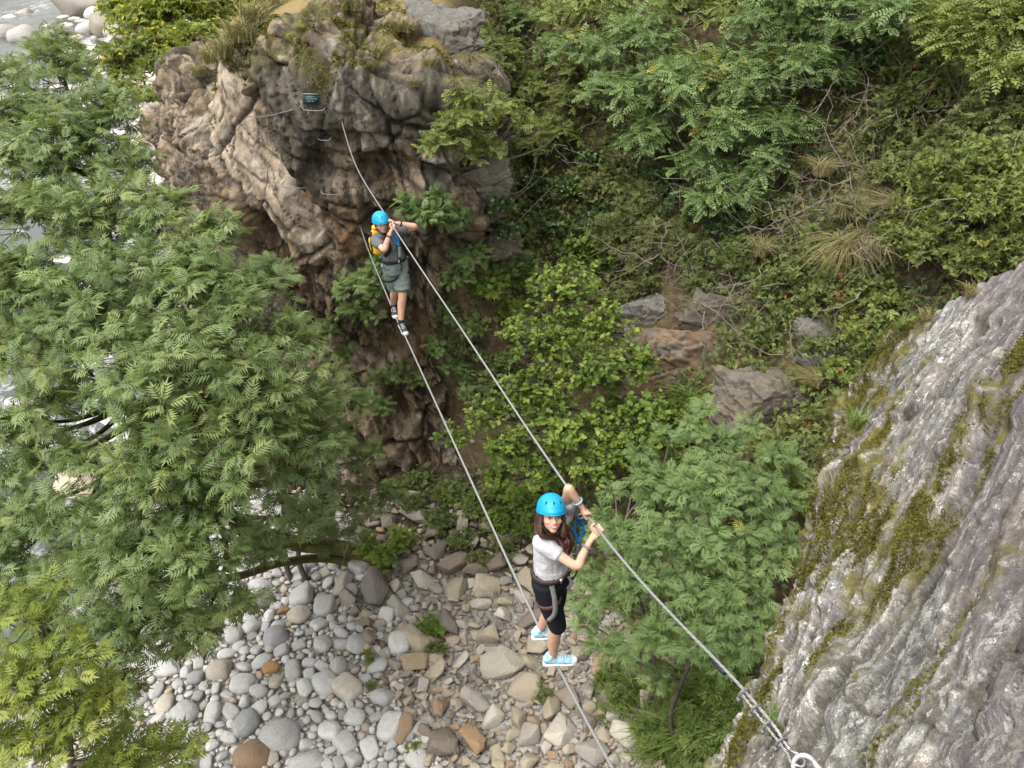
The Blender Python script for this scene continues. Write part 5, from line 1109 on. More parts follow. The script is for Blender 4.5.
# plaque, rungs and safety line on the cliff opposite
MAT_PLAQ = simple('dark_green_plaque', (.012, .03, .03), .4, .4, 0, .1); MAT_PTXT = simple('plaque_lettering', (.05, .16, .155), .6)
pc = cliff_at(317, 101) + V3(0, -.10, 0); e = empty('sign', pc, 'dark green plaque with pale green lines of lettering bolted to the cliff', 'sign')
qx, qz = nrm(V3(1, .06, -.04)), nrm(V3(.06, .25, 1)); qy = np.cross(qz, qx)
v, f = boxm(pc, [qx, qy, qz], (.14, .012, .085)); local(e, 'plate', v, f, MAT_PLAQ)
parts = [boxm(pc + qz * .091, [qx, qy, qz], (.145, .02, .010))]; local(e, 'top_rail', *merge(parts), MAT_STEEL)
parts = []; rr = random.Random(4)
for row, (x0, x1) in enumerate(((-.09, .06), (-.08, .08), (-.09, .07))):
    x = x0
    while x < x1:
        wd = rr.uniform(.010, .028); parts.append(boxm(pc - qy * .0 + qz * (.042 - row * .038) + qx * (x + wd) + (qy if qy[1] < 0 else -qy) * .0145, [qx, qy, qz], (wd, .002, rr.choice((.007, .009))))); x += 2 * wd + .012
local(e, 'lettering', *merge(parts), MAT_PTXT)
for px, py, wd, lab in ((318, 112, .20, 'bent metal rung just under the green plaque'), (325, 141, .12, 'metal rung near the end of the foot cable'),
                        (296, 190, .24, 'lowest metal rung on the orange rock'), (331, 195, .22, 'metal rung above the head of the farther climber')):
    p = cliff_at(px, py); parts = [tube([p + V3(-wd, .1, .02), p + V3(-wd, -.10, .02), p + V3(-wd * .7, -.16, -.02), p + V3(wd * .7, -.16, -.03), p + V3(wd, -.10, .0), p + V3(wd, .1, 0)], .0075, 26, 7)]
    o = link('rung', np_mesh('rung', merge(parts)[0] - p, merge(parts)[1], MAT_STEEL, smooth=True)); o.location = tuple(p); tag(o, lab, 'rung', 'metal rungs fixed to the cliff')
pts = [cliff_at(a, b) + V3(0, -.09, .02) for a, b in ((243, 117), (262, 114), (290, 112))]
v, f = tube(pts, .010, 20, 6); o = link('safety_line', np_mesh('safety_line', v - pts[1], f, MAT_STEEL, smooth=True)); o.location = tuple(pts[1]); tag(o, 'short horizontal safety cable across the dark rock left of the plaque', 'cable')
for k_, (C_, nm) in enumerate(((fa, 'foot'), (ha, 'hand'))):
    parts = [boxm(C_ + V3(0, .03, 0), np.eye(3), (.04, .02, .05)), tube([C_ + V3(0, .1, .02), C_ + V3(0, -.12, .02)], .02, 4, 8), tube(C_ + V3(0, -.08, .0) + .045 * np.stack([np.cos(np.linspace(0, 6.28, 20)), 0 * np.linspace(0, 1, 20), np.sin(np.linspace(0, 6.28, 20))], -1), .01, 0, 6)]
    o = link('anchor_plate', np_mesh('anchor_plate', merge(parts)[0] - C_, merge(parts)[1], MAT_RUST)); o.location = tuple(C_); tag(o, 'small steel anchor holding the far end of the %s cable on the cliff' % nm, 'anchor')
# ================================================================== people
def remeshed(name, parts, voxel, smooth_it=4, parent=None, mat=None, off=None):
    """one continuous surface grown over the given closed shapes"""
    v, f = merge(parts)
    tmp = bpy.data.objects.new('tmp', np_mesh('tmp', v, f)); COL.objects.link(tmp)
    md = tmp.modifiers.new('r', 'REMESH'); md.mode = 'VOXEL'; md.voxel_size = voxel; md.adaptivity = 0
    sm = tmp.modifiers.new('s', 'SMOOTH'); sm.factor = .5; sm.iterations = smooth_it
    dg = bpy.context.evaluated_depsgraph_get(); ev = tmp.evaluated_get(dg); me = bpy.data.meshes.new_from_object(ev)
    n = len(me.vertices); co = np.empty(n * 3, np.float32); me.vertices.foreach_get('co', co); co = co.reshape(-1, 3)
    lf = np.empty(len(me.loops), np.int32); me.loops.foreach_get('vertex_index', lf)
    ls = np.empty(len(me.polygons), np.int32); me.polygons.foreach_get('loop_total', ls)
    bpy.data.objects.remove(tmp); 
    fq = lf.reshape(-1, 4) if (ls == 4).all() else None
    bpy.data.meshes.remove(me)
    return co, fq
def creased(v, amp, seed):
    """folds in cloth"""
    return v + amp * np.stack([ridged(v * V3(9, 9, 15) + k * 7, 3, seed + k) for k in range(3)], -1)
def loft(P, side, ra, rb, n=30, ns=16):
    """closed tube with elliptic sections: ra along `side`, rb across it"""
    P = np.asarray(P, float); t = np.linspace(0, 1, len(P)); tq = np.linspace(0, 1, n)
    C = smooth_path(P, n); A_ = np.interp(tq, t, ra); B_ = np.interp(tq, t, rb)
    side = np.asarray(side, float); side = np.tile(side, (len(P), 1)) if side.ndim == 1 else side
    S = np.stack([np.interp(tq, t, side[:, k]) for k in range(3)], -1)
    T = nrms(np.gradient(C, axis=0)); S = nrms(S - T * (S * T).sum(1, keepdims=True)); Q = np.cross(T, S)
    # rounded ends
    C = np.vstack([C[0] - T[0] * .5 * B_[0], C[0] - T[0] * .32 * B_[0], C, C[-1] + T[-1] * .32 * B_[-1], C[-1] + T[-1] * .5 * B_[-1]])
    A_ = np.r_[A_[0] * .01, A_[0] * .72, A_, A_[-1] * .72, A_[-1] * .01]; B_ = np.r_[B_[0] * .01, B_[0] * .72, B_, B_[-1] * .72, B_[-1] * .01]
    S = np.vstack([S[:1], S[:1], S, S[-1:], S[-1:]]); Q = np.vstack([Q[:1], Q[:1], Q, Q[-1:], Q[-1:]])
    th = np.arange(ns) * 2 * math.pi / ns
    v = C[:, None] + np.cos(th)[:, None] * (S * A_[:, None])[:, None] + np.sin(th)[:, None] * (Q * B_[:, None])[:, None]
    return v.reshape(-1, 3), grid_faces(len(C), ns, True)
def limb(P, R, n=26): return loft(P, nrm(np.cross(np.asarray(P[-1]) - P[0], (.3, .2, .93))) , R, R, n, 12)

def hand(W, Hc, cab, thumb=1):
    """a fist closed round the cable: palm, four separate curled fingers, thumb round the other side"""
    a = nrm(Hc - W); c = nrm(cab - a * (cab @ a)); n_ = np.cross(a, c)
    cab = nrm(cab); parts = [loft([W, W + (Hc - W) * .35, Hc - a * .028 + n_ * .012, Hc - a * .012 + n_ * .02], c, [.024, .030, .040, .036], [.019, .018, .016, .013], 12, 10)]
    for i, (o, L) in enumerate(((-1.5, .85), (-.5, 1.0), (.5, .97), (1.5, .9))):
        th = np.radians(np.linspace(70, 70 - 235 * L, 8)); r_ = .0235
        p = [Hc + cab * o * .0195 + r_ * (np.cos(t) * n_ + np.sin(t) * a) for t in th]
        p = [Hc - a * .022 + c * o * .0185 + n_ * .022] + p
        parts.append(limb(p, [.0095] * 3 + [.009] * 3 + [.0085, .008, .0075], 18))
    th = np.radians(np.linspace(-150, -20, 6)); b = Hc - a * .035 + c * 1.9 * .018 * thumb + n_ * .012
    p = [b] + [Hc + cab * thumb * .046 + .025 * (np.cos(t) * -n_ * -1 + np.sin(t) * a) for t in th[:0]] + [Hc - a * .026 + c * thumb * .044 - n_ * .010, Hc - a * .004 + c * thumb * .040 - n_ * .024, Hc + a * .016 + c * thumb * .034 - n_ * .020]
    parts.append(limb(p, [.013, .012, .0105, .009], 14))
    return parts
def head_parts(C, f, u, s=1.0, jaw=.0):
    """skull, jaw, nose, brow, cheeks, chin and ears round the head centre C (eyes at C height)"""
    f = nrm(f); u = nrm(u - f * (u @ f)); r = np.cross(f, u); ax = [r, f, u]
    def P(x, y, z): return C + (r * x + f * y + u * z) * s
    E = lambda c, rad: ellipsoid(c, ax, np.array(rad) * s, 12, 16)
    parts = [E(P(0, -.012, .030), (.074, .092, .085)), E(P(0, .022, -.030), (.060 + jaw, .064, .078)), E(P(0, .056, -.088), (.027 + jaw, .026, .022)),
             E(P(0, .066, .022), (.052, .020, .016)), E(P(.037, .055, -.028), (.022, .024, .022)), E(P(-.037, .055, -.028), (.022, .024, .022)),
             loft([P(0, .076, .014), P(0, .090, -.010), P(0, .101, -.030), P(0, .088, -.038)], r, np.array([.008, .010, .0145, .013]) * s, np.array([.008, .011, .012, .007]) * s, 12, 10),
             E(P(0, .080, -.057), (.023, .011, .007)), E(P(0, .078, -.067), (.019, .011, .007))]
    for sg in (-1, 1): parts.append(E(P(.076 * sg, -.008, -.008), (.010, .020, .031)))
    return parts, P, ax
MAT_SKIN = None
def skin_mat(name, a, b):
    m = M(name); n_ = m.noise(m.coord(), 18, 4)
    s_ = m.n('BsdfPrincipled', {'Base Color': m.ramp(n_, [(.3, a), (.7, b)]), 'Roughness': m.ramp(n_, [(.3, .48), (.7, .62)]), 'Specular IOR Level': .25, 'Subsurface Weight': .12, 'Subsurface Radius': (.012, .005, .003)}).outputs[0]
    return m.done(s_)
SK_W = skin_mat('warm_skin', (.50, .29, .20), (.58, .35, .25)); SK_M = skin_mat('tanned_skin', (.46, .26, .18), (.54, .32, .23))
mh = M('turquoise_helmet_shell'); ch = mh.coord(); nh = mh.noise(ch, 26, 8, .75); sc_h = mh.noise(mh.coord((14, 60, 30)), 2.2, 6, .7)
MAT_HELM = mh.done(mh.bsdf(mh.mix(mh.ramp(sc_h, [(.62, 0.0), (.68, .45)]), mh.ramp(nh, [(.3, (.0, .24, .40)), (.7, (.004, .31, .50))]), (.16, .36, .46)), mh.ramp(nh, [(.3, .32), (.7, .55)]), .4))
MAT_EYEW = simple('eye_white', (.62, .60, .57), .3); MAT_EYED = simple('dark_brown_iris', (.018, .010, .007), .2)
MAT_BROW = simple('dark_brow', (.035, .022, .014), .7); MAT_LIP = simple('lips', (.42, .16, .13), .45); MAT_TEETH = simple('teeth', (.75, .72, .66), .4)
MAT_WEB = simple('black_webbing', (.018, .018, .02), .75, .2, 0, .2, 80, .4); MAT_GWEB = simple('grey_webbing', (.17, .17, .165), .75, .2, 0, .2, 80, .4)
MAT_BROWNWEB = simple('maroon_webbing', (.10, .045, .04), .75); MAT_BLUEW = simple('blue_braided_webbing', (.012, .12, .30), .7, .2, 0, .4, 55, .5)
MAT_SHOEW = simple('white_shoe_rubber', (.72, .72, .70), .6); MAT_SHOEB = simple('light_blue_shoe_mesh', (.33, .53, .66), .75, .2, 0, .45, 34)
MAT_DSHOE = simple('dark_grey_shoe', (.035, .04, .05), .7, .2, 0, .3, 40); MAT_CARAB = simple('carabiner_alloy', (.5, .5, .5), .3, .5, .9)
MAT_YEL = simple('yellow_pack_fabric', (.62, .34, .015), .6, .3, 0, .15, 25, .3); MAT_SOCK = simple('dark_sock', (.02, .02, .025), .9)
def cloth(name, col, wr=.35, stripes=None):
    m = M(name); c = m.coord(); n_ = m.noise(c, 9, 5, .6, 1.0)
    base = m.ramp(m.noise(c, 40, 3), [(.3, tuple(x * .88 for x in col)), (.7, tuple(x * 1.08 for x in col))])
    if stripes:
        wv_ = m.n('TexWave', {'Vector': c, 'Scale': stripes[0], 'Distortion': .6, 'Detail': 1}, bands_direction='X').outputs['Fac']
        base = m.mix(m.math('MULTIPLY', m.ramp(wv_, [(.4, 0.0), (.6, 1.0)]), .5), base, stripes[1])
    return m, base, n_
def cloth_done(m, base, n_): return m.done(m.bsdf(base, .9, .15, m.bump(n_, .55, .025)))
MAT_CAPRI = cloth_done(*cloth('black_stretch_fabric', (.012, .013, .017)))
MAT_GTEE = cloth_done(*cloth('grey_cotton', (.115, .115, .118)))
MAT_SHORT = cloth_done(*cloth('grey_green_striped_cotton', (.13, .165, .15), .35, (26, (.20, .235, .215))))

def helmet(e, C, ax, s):
    """climbing helmet: shell with thickness, rim band, vents and chin straps"""
    r, f, u = ax; c = C + u * .045 * s - f * .008
    ph = np.r_[np.linspace(.001, 1.72, 16), np.linspace(1.72, .001, 10)]; k = np.r_[np.ones(16), np.full(10, .93)]
    th = np.arange(28) * 2 * math.pi / 28
    rx, ry, rz = .106 * s, .128 * s, .112 * s
    v = []
    for p, kk in zip(ph, k):
        drop = .0
        fr = np.maximum(0, np.sin(th)) ** 3                      # a short peak in front
        ring = c + (np.sin(p) * kk) * (np.cos(th)[:, None] * r * rx + (np.sin(th) * (1 + .10 * fr * (p > 1.4)))[:, None] * f * ry) + u * (np.cos(p) * rz * kk) - u * (.010 * (np.sin(th) < -.2) * max(0, p - 1.2))[:, None]
        v.append(ring)
    h = local(e, 'helmet', np.concatenate(v), grid_faces(len(ph), 28, True), MAT_HELM, smooth=True)
    rim = c + np.sin(1.70) * 1.012 * (np.cos(th)[:, None] * r * rx + (np.sin(th) * (1 + .10 * np.maximum(0, np.sin(th)) ** 3))[:, None] * f * ry) + u * np.cos(1.70) * rz
    rim = np.vstack([rim, rim[:2]]); local(h, 'rim', *tube(rim, .0045, 0, 6), MAT_HELM, smooth=True)
    for a_ in (.9, 1.55, 2.2, 4.2, 5.2):
        for p in (.95,):
            q = c + np.sin(p) * (math.cos(a_) * r * rx + math.sin(a_) * f * ry) + u * math.cos(p) * rz
            nq = nrm(q - c); tq = nrm(np.cross(nq, u)); local(h, 'vent', *ellipsoid(q, [tq, np.cross(nq, tq), nq], (.006, .013, .0025), 6, 10), MAT_BLACK, smooth=True)
    sp = []
    for sg in (-1, 1):
        sp.append(tube([c + r * sg * .088 * s - u * .02 + f * .03, C + r * sg * .076 * s + f * .02 - u * .05, C + r * sg * .035 + f * .05 - u * .118 * s, C + f * .055 - u * .126 * s], .005, 16, 5))
        sp.append(tube([c + r * sg * .085 * s - u * .02 - f * .05, C + r * sg * .078 * s + f * .01 - u * .06], .005, 8, 5))
    local(h, 'chin_strap', *merge(sp), MAT_WEB)
def face(e, P, ax, smile=.0):
    r, f, u = ax
    for sg in (-1, 1):
        ey = local(e, 'eye', *ellipsoid(P(.031 * sg, .0745, .0), ax, (.0145, .010, .0075), 8, 12), MAT_EYEW, smooth=True)
        local(ey, 'iris', *ellipsoid(P(.031 * sg, .0805, .0), ax, (.0068, .0055, .0068), 8, 10), MAT_EYED, smooth=True)
        local(ey, 'lashes', *tube([P(.016 * sg, .082, .003), P(.031 * sg, .0855, .0085), P(.047 * sg, .076, .003)], .0022, 8, 5), MAT_BROW)
        local(e, 'eyebrow', *tube([P(.014 * sg, .0855, .020), P(.030 * sg, .0835, .0255), P(.050 * sg, .070, .019)], [.0028, .0034, .0015], 10, 5), MAT_BROW)
    lp = [P(-.026, .0805, -.058 + smile), P(-.012, .0895, -.0625), P(0, .0915, -.0635), P(.012, .0895, -.0625), P(.026, .0805, -.058 + smile)]
    mo = local(e, 'mouth', *tube(lp, [.002, .0046, .0044, .0046, .002], 14, 6), MAT_LIP, smooth=True)
    if smile > .003: local(mo, 'teeth', *tube([P(-.015, .0895, -.0605), P(0, .0925, -.0625), P(.015, .0895, -.0605)], .0028, 8, 5), MAT_TEETH)
def shoe(e, heel, toe, top, mup, msole, s=1.0, laces=None):
    """low shoe: upper lofted from heel to toe, thick sole, tongue and laces"""
    d = nrm(toe - heel); L = np.linalg.norm(toe - heel); u = nrm(top - heel); u = nrm(u - d * (u @ d)); sd = np.cross(d, u)
    Q = lambda a, b: heel + d * a * L + u * b
    up = [loft([Q(.06, .052), Q(.22, .056), Q(.42, .048), Q(.66, .038), Q(.86, .030), Q(.97, .026)], sd, np.array([.030, .036, .037, .043, .040, .024]) * s, np.array([.046, .050, .043, .032, .024, .014]) * s, 26, 14),
          loft([Q(.16, .05), Q(.20, .085), Q(.20, .105)], sd, np.array([.036, .037, .036]) * s, np.array([.045, .043, .042]) * s, 8, 14)]
    v, f = remeshed('shoe', up, .007, 3); sh = local(e, 'shoe', v, f, mup, smooth=True)
    so_ = [loft([Q(.02, .012), Q(.2, .013), Q(.45, .012), Q(.7, .012), Q(.9, .014), Q(1.0, .020)], sd, np.array([.030, .037, .036, .046, .042, .022]) * s, np.array([.015, .017, .015, .013, .013, .010]) * s, 24, 14)]
    local(sh, 'sole', *so_[0], msole, smooth=True)
    tc = [loft([Q(.86, .028), Q(.95, .028), Q(1.0, .022)], sd, np.array([.042, .034, .018]) * s, np.array([.0265, .021, .012]) * s, 8, 12)]
    local(sh, 'toe_cap', *tc[0], msole, smooth=True)
    lc = [tube([Q(a_, b_) - sd * .024, Q(a_ + .02, b_ + .010), Q(a_, b_) + sd * .024], .0028, 6, 5) for a_, b_ in ((.40, .090), (.48, .083), (.56, .076), (.64, .068))]
    local(sh, 'laces', *merge(lc), laces or msole)
def belt(C, side, u, ra, rb, h, n=40, thick=.006):
    """flat webbing loop"""
    side = nrm(side - u * (side @ u)); b = np.cross(u, side); th = np.arange(n) * 2 * math.pi / n
    rings = []
    for dr, dz in ((0, -h), (thick, -h), (thick, h), (0, h)):
        rings.append(C + u * dz + np.cos(th)[:, None] * side * (ra + dr) + np.sin(th)[:, None] * b * (rb + dr))
    v = np.stack(rings, 1).reshape(-1, 3); i = np.arange(n)[:, None]; j = (i + 1) % n; k = np.arange(4)[None]; k2 = (k + 1) % 4
    f = np.stack([i * 4 + k + 0 * j, j * 4 + k, j * 4 + k2, i * 4 + k2], -1).reshape(-1, 4)
    return v, f
def strap(pts, nrm_, w_, t_=.004, n=20):
    p = smooth_path(pts, n); T = nrms(np.gradient(p, axis=0)); nv = nrm(nrm_); S = nrms(np.cross(T, nv)); N2 = np.cross(S, T)
    v = np.stack([p + S * w_ + N2 * t_, p - S * w_ + N2 * t_, p - S * w_ - N2 * t_, p + S * w_ - N2 * t_], 1).reshape(-1, 3)
    f = grid_faces(n, 4, True); L = (n - 1) * 4
    return v, np.vstack([f, [[3, 2, 1, 0], [L, L + 1, L + 2, L + 3]]])
def carabiner(name, c, a, b, L, w_, mat=None, parent=None):
    t = np.linspace(0, 2 * math.pi, 28)
    p = c + np.outer(np.sign(np.cos(t)) * np.abs(np.cos(t)) ** .7 * L, a) + np.outer(np.sign(np.sin(t)) * np.abs(np.sin(t)) ** .8 * w_, b)
    return tube(p, .006, 0, 7)

# ---------------------------------------------------------------- the nearer climber
Z0 = 13.0
def W(x, y, z): return V3(x, y, Z0 + z)
wf_r, tr_ = on_cable(FOOTC, 4.155); wf_l, _ = on_cable(FOOTC, 4.42)
Lw = nrm((.54, .84, 0)); Fw = nrm((.84, -.54, 0)); UP = V3(0, 0, 1)
base = (wf_r + wf_l) / 2
ew = empty('person', base, 'person in turquoise helmet, light grey shirt and black leggings looking up from the lower cable', 'person')
pel = W(.272, 4.115, -4.045); wst = W(.262, 4.125, -3.90); chs = W(.268, 4.15, -3.755); shl = W(.285, 4.165, -3.665); nkb = W(.268, 4.15, -3.615); hdc = W(.262, 4.10, -3.475)
sR, sL = W(.19, 4.04, -3.68), W(.37, 4.29, -3.635)
eR, wR = W(.43, 3.92, -3.76), None
hR, cR = on_cable(HANDC, 4.03); hL, cL = on_cable(HANDC, 4.20)
wR = hR + nrm(eR - hR) * .085 + V3(-.01, 0, -.01); eL = W(.375, 4.20, -3.33); wL = hL + nrm(eL - hL) * .085
hdF = nrm((.16, -.90, .40)); hdU = nrm((.0, .35, 1))
hipR, hipL = pel - Lw * .085 - UP * .03, pel + Lw * .085 - UP * .03
Dr = nrm((1, .12, 0)); aR = wf_r + UP * .105 - Dr * .03; aL = wf_l + UP * .105 - Dr * .03
kR = (hipR + aR) / 2 + Fw * .045 + V3(.02, 0, .01); kL = (hipL + aL) / 2 + Fw * .05 + V3(.01, 0, .01)
Rr_ = lambda *a: list(a)
hp, HP, hax = head_parts(hdc, hdF, hdU, .98)
torso = loft([pel - UP * .09, pel, wst, chs, shl, nkb + UP * .01], [Lw] * 6, [.125, .158, .118, .135, .125, .055], [.095, .112, .085, .098, .072, .052], 34, 18)
body = hp + [torso, loft([nkb - UP * .03, nkb + UP * .03, hdc - UP * .05 - hdF * .02], Lw, [.056, .050, .050], [.056, .052, .054], 10, 12)]
for s_, e_, w_, h_, c_, th_ in ((sR, eR, wR, hR, cR, -1), (sL, eL, wL, hL, cL, 1)):
    body += [limb([shl + (s_ - shl) * .55, s_, s_ * .5 + e_ * .5, e_, e_ * .6 + w_ * .4, w_], [.050, .044, .036, .030, .030, .020])] + hand(w_, h_, c_, th_)
for h_, k_, a_, t_ in ((hipR, kR, aR, wf_r), (hipL, kL, aL, wf_l)):
    body += [limb([h_ + UP * .05, h_ * .5 + k_ * .5, k_, k_ * .6 + a_ * .4 - Fw * .012, a_ + UP * .02, a_ - UP * .06], [.088, .074, .052, .052, .033, .034], 34)]
v, f = remeshed('body', body, .0058, 4); local(ew, 'body', v, f, SK_W, smooth=True)
face(ew, HP, hax, .006)
helmet(ew, hdc, hax, .92)
# shirt with a red and dark print on the chest
mt, bs, nn = cloth('light_grey_cotton', (.44, .44, .45)); tcx = mt.coord()
pr = chs + Fw * .10 + UP * .02 - base
dd = mt.n('VectorMath', {0: tcx, 1: tuple(pr)}, operation='DISTANCE').outputs['Value']
mk = mt.math('MULTIPLY', mt.ramp(dd, [(.075, 1.0), (.10, 0.0)]), mt.ramp(mt.noise(tcx, 34, 3), [(.44, 0.0), (.50, 1.0)]))
MAT_WTEE = cloth_done(mt, mt.mix(mk, bs, mt.ramp(mt.noise(tcx, 60, 2), [(.45, (.42, .03, .05)), (.60, (.06, .02, .03))])), nn)
tee = [loft([pel + UP * .05, wst, chs, shl, nkb - UP * .012], [Lw] * 5, [.150, .138, .152, .142, .066], [.115, .105, .113, .086, .060], 30, 18),
       ellipsoid(chs + Fw * .072 - UP * .008 + Lw * .058, [Lw, Fw, UP], (.056, .052, .056)), ellipsoid(chs + Fw * .072 - UP * .008 - Lw * .058, [Lw, Fw, UP], (.056, .052, .056))]
for s_, e_ in ((sR, eR), (sL, eL)): tee.append(limb([shl + (s_ - shl) * .4, s_ + UP * .006, s_ * .52 + e_ * .48], [.062, .059, .057], 14))
v, f = remeshed('shirt', tee, .008, 5); local(ew, 'shirt', creased(v, 0.007, 41), f, MAT_WTEE, smooth=True)
cap = [loft([pel - UP * .10, pel - UP * .02, pel + UP * .085], [Lw] * 3, [.150, .170, .146], [.112, .126, .108], 14, 18)]
for h_, k_, a_ in ((hipR, kR, aR), (hipL, kL, aL)): cap.append(limb([h_ + UP * .05, h_ * .5 + k_ * .5, k_, k_ * .90 + a_ * .10 - Fw * .004], [.098, .085, .066, .064], 26))
v, f = remeshed('leggings', cap, .008, 4); local(ew, 'leggings', creased(v, 0.003, 41), f, MAT_CAPRI, smooth=True)
for w0 in (wf_r, wf_l):
    ft = w0 + UP * .012; shoe(ew, ft - Dr * .105, ft + Dr * .155 - V3(0, 0, .006), ft - Dr * .105 + UP * .1, MAT_SHOEB, MAT_SHOEW, .98)
# long dark brown hair: cap under the helmet, back fall and a thick lock over the near shoulder
MH = M('dark_brown_hair'); hn = MH.noise(MH.coord((60, 60, 5)), 1.4, 5, .7); MAT_HAIR = MH.done(MH.bsdf(MH.ramp(hn, [(.3, (.022, .011, .007)), (.7, (.085, .04, .026))]), .45, .4, MH.bump(hn, .8, .01)))
r_, f_, u_ = hax
hair = [ellipsoid(HP(0, -.028, .030), hax, (.083, .090, .088)),
        loft([HP(-.05, -.06, .0), HP(-.06, -.085, -.09), HP(-.055, -.08, -.19), shl - Fw * .085 - UP * .08 - Lw * .03, shl - Fw * .09 - UP * .19 - Lw * .05], r_, [.055, .062, .060, .050, .02], [.035, .036, .034, .026, .012], 24, 12),
        loft([HP(.05, -.05, .0), HP(.055, -.075, -.09), HP(.05, -.065, -.19), shl - Fw * .08 - UP * .07 + Lw * .03, shl - Fw * .09 - UP * .16 + Lw * .03], r_, [.05, .055, .05, .04, .016], [.034, .034, .03, .024, .012], 24, 12)]
for sg, ln in ((-1, 1.0), (1, 1.12)):
    hair.append(loft([HP(.070 * sg, .004, .03), HP(.080 * sg, .006, -.05), HP(.074 * sg, .018, -.13), shl + Fw * .055 + Lw * -.062 * sg + UP * .01, chs + Fw * .128 - Lw * .060 * sg + UP * .03 * 1, chs + Fw * .118 - Lw * .05 * sg - UP * .09 * ln], f_, [.026, .034, .036, .038, .032, .010], [.014, .018, .022, .024, .018, .008], 30, 12))
v, f = remeshed('hair', hair, .007, 3); v = v + .004 * np.stack([fbm(v * V3(90, 90, 8) + k * 9, 2, 33) for k in range(3)], -1); local(ew, 'hair', v, f, MAT_HAIR, smooth=True)
# harness: waist belt, leg loops, buckles and a hanging strap
hb = local(ew, 'harness', *belt(pel + UP * .075, Lw, UP, .154, .120, .022), MAT_BROWNWEB)
for a_ in (belt(hipR * .70 + kR * .30, Lw, nrm(hipR - kR), .088, .088, .018), belt(hipL * .70 + kL * .30, Lw, nrm(hipL - kL), .088, .088, .018)): local(hb, 'leg_loop', *a_, MAT_BROWNWEB)
local(hb, 'waist_pad', *belt(pel + UP * .075, Lw, UP, .162, .128, .012), MAT_WEB)
ft_ = pel + Fw * .135 + UP * .07
local(hb, 'belay_loop', *strap([ft_, ft_ + Fw * .03 - UP * .05, ft_ + Fw * .0 - UP * .12], Lw, .011), MAT_GWEB)
for k_ in (-.06, .05): local(hb, 'buckle', *boxm(pel + UP * .075 + Fw * .118 + Lw * k_, [Lw, Fw, UP], (.018, .008, .016)), MAT_CARAB)
qs = pel - Lw * .125 + Fw * .075
local(hb, 'hanging_strap', *strap([qs + UP * .075, qs - UP * .06 + Fw * .03, qs - UP * .19 + Fw * .035, qs - UP * .27 + Fw * .0 - Lw * .02], -Lw + Fw * .8, .017, .006), MAT_GWEB)
for w0, e0, mm in ((wL, eL, simple('pale_blue_band', (.25, .42, .55), .6)), (wR, eR, MAT_GWEB)):
    local(ew, 'wristband', *belt(w0 * .78 + e0 * .22, nrm(np.cross(e0 - w0, UP)), nrm(e0 - w0), .029, .029, .008), mm)
# the blue lanyard from hand cable to harness
def lanyard(lab, top1, top2, mid, absorber_end, harness_pt, cabd):
    e = empty('lanyard', mid, lab, 'lanyard')
    for tp, off in ((top1, 1), (top2, -1)):
        cb = local(e, 'carabiner', *carabiner('c', tp - UP * .045, UP, nrm(np.cross(cabd, UP)), .055, .028), MAT_CARAB, smooth=True)
        a0 = tp - UP * .10; sd_ = nrm(np.cross(cabd, UP)) * .03 * off
        pts = [a0, a0 - UP * .05 + sd_ * .4, a0 * .5 + mid * .5 + sd_, mid + UP * .02]
        p = smooth_path(pts, 46); k = np.linspace(0, 46, 46); wob = 1 + .35 * np.sin(k * 1.9)
        local(e, 'strap', *tubes(p[None], (.0125 * wob)[None], 8), MAT_BLUEW, smooth=True)
    local(e, 'shock_absorber', *strap([mid + UP * .01, mid * .5 + absorber_end * .5, absorber_end], cabd * .4 + Fw, .019, .013), MAT_GWEB)
    local(e, 'tail_strap', *strap([absorber_end, absorber_end * .5 + harness_pt * .5 - UP * .05, harness_pt], Fw, .010, .003), MAT_WEB)
tp1, cd = on_cable(HANDC, 4.31); tp2, _ = on_cable(HANDC, 4.27)
lanyard('blue braided lanyard with grey strap clipped from the hand cable to the nearer climber', tp1, tp2, W(.46, 4.20, -3.83), W(.47, 4.18, -4.02), pel + Fw * .15 + UP * .06, cd)

# ---------------------------------------------------------------- the farther climber
mf, tm_ = on_cable(FOOTC, 9.90); mb, _ = on_cable(FOOTC, 10.42)
Lm = nrm((.76, .65, 0)); Fm = nrm((.65, -.76, 0)); base = mf.copy()
em = empty('person', base, 'person in turquoise helmet, dark grey shirt and shorts gripping the upper cable', 'person')
pel = W(-1.575, 10.0, -4.13); wst = W(-1.585, 10.01, -3.97); chs = W(-1.60, 10.015, -3.82); shl = W(-1.615, 10.0, -3.715); nkb = W(-1.635, 9.98, -3.665); hdc = W(-1.685, 9.90, -3.535)
sR, sL = W(-1.775, 9.88, -3.765), W(-1.475, 10.12, -3.715)
eR, eL = W(-1.63, 9.64, -3.79), W(-1.26, 9.96, -3.60)
hR, cR = on_cable(HANDC, 9.70); hL, cL = on_cable(HANDC, 9.86)
wR = hR + nrm(eR - hR) * .09; wL = hL + nrm(eL - hL) * .09
hipR, hipL = pel - Lm * .09 - UP * .03, pel + Lm * .09 - UP * .03
Df = nrm(np.array([.42, -.88, 0])); Db = nrm(np.array([.25, -.95, 0])); aF = mf + UP * .11 - Df * .03; aB = mb + UP * .12 - Db * .03
kF = (hipL + aF) / 2 + Fm * .05 + UP * .01; kB = (hipR + aB) / 2 + Fm * .10
hp, HP, hax = head_parts(hdc, nrm((.42, -.88, .05)), nrm((-.10, .05, 1)), 1.0, .004)
body = hp + [loft([pel - UP * .09, pel, wst, chs, shl, nkb + UP * .01], [Lm] * 6, [.13, .155, .135, .165, .150, .062], [.10, .11, .098, .112, .085, .058], 34, 18),
             loft([nkb - UP * .03, nkb + UP * .03, hdc - UP * .05], Lm, [.062, .057, .056], [.062, .058, .058], 10, 12)]
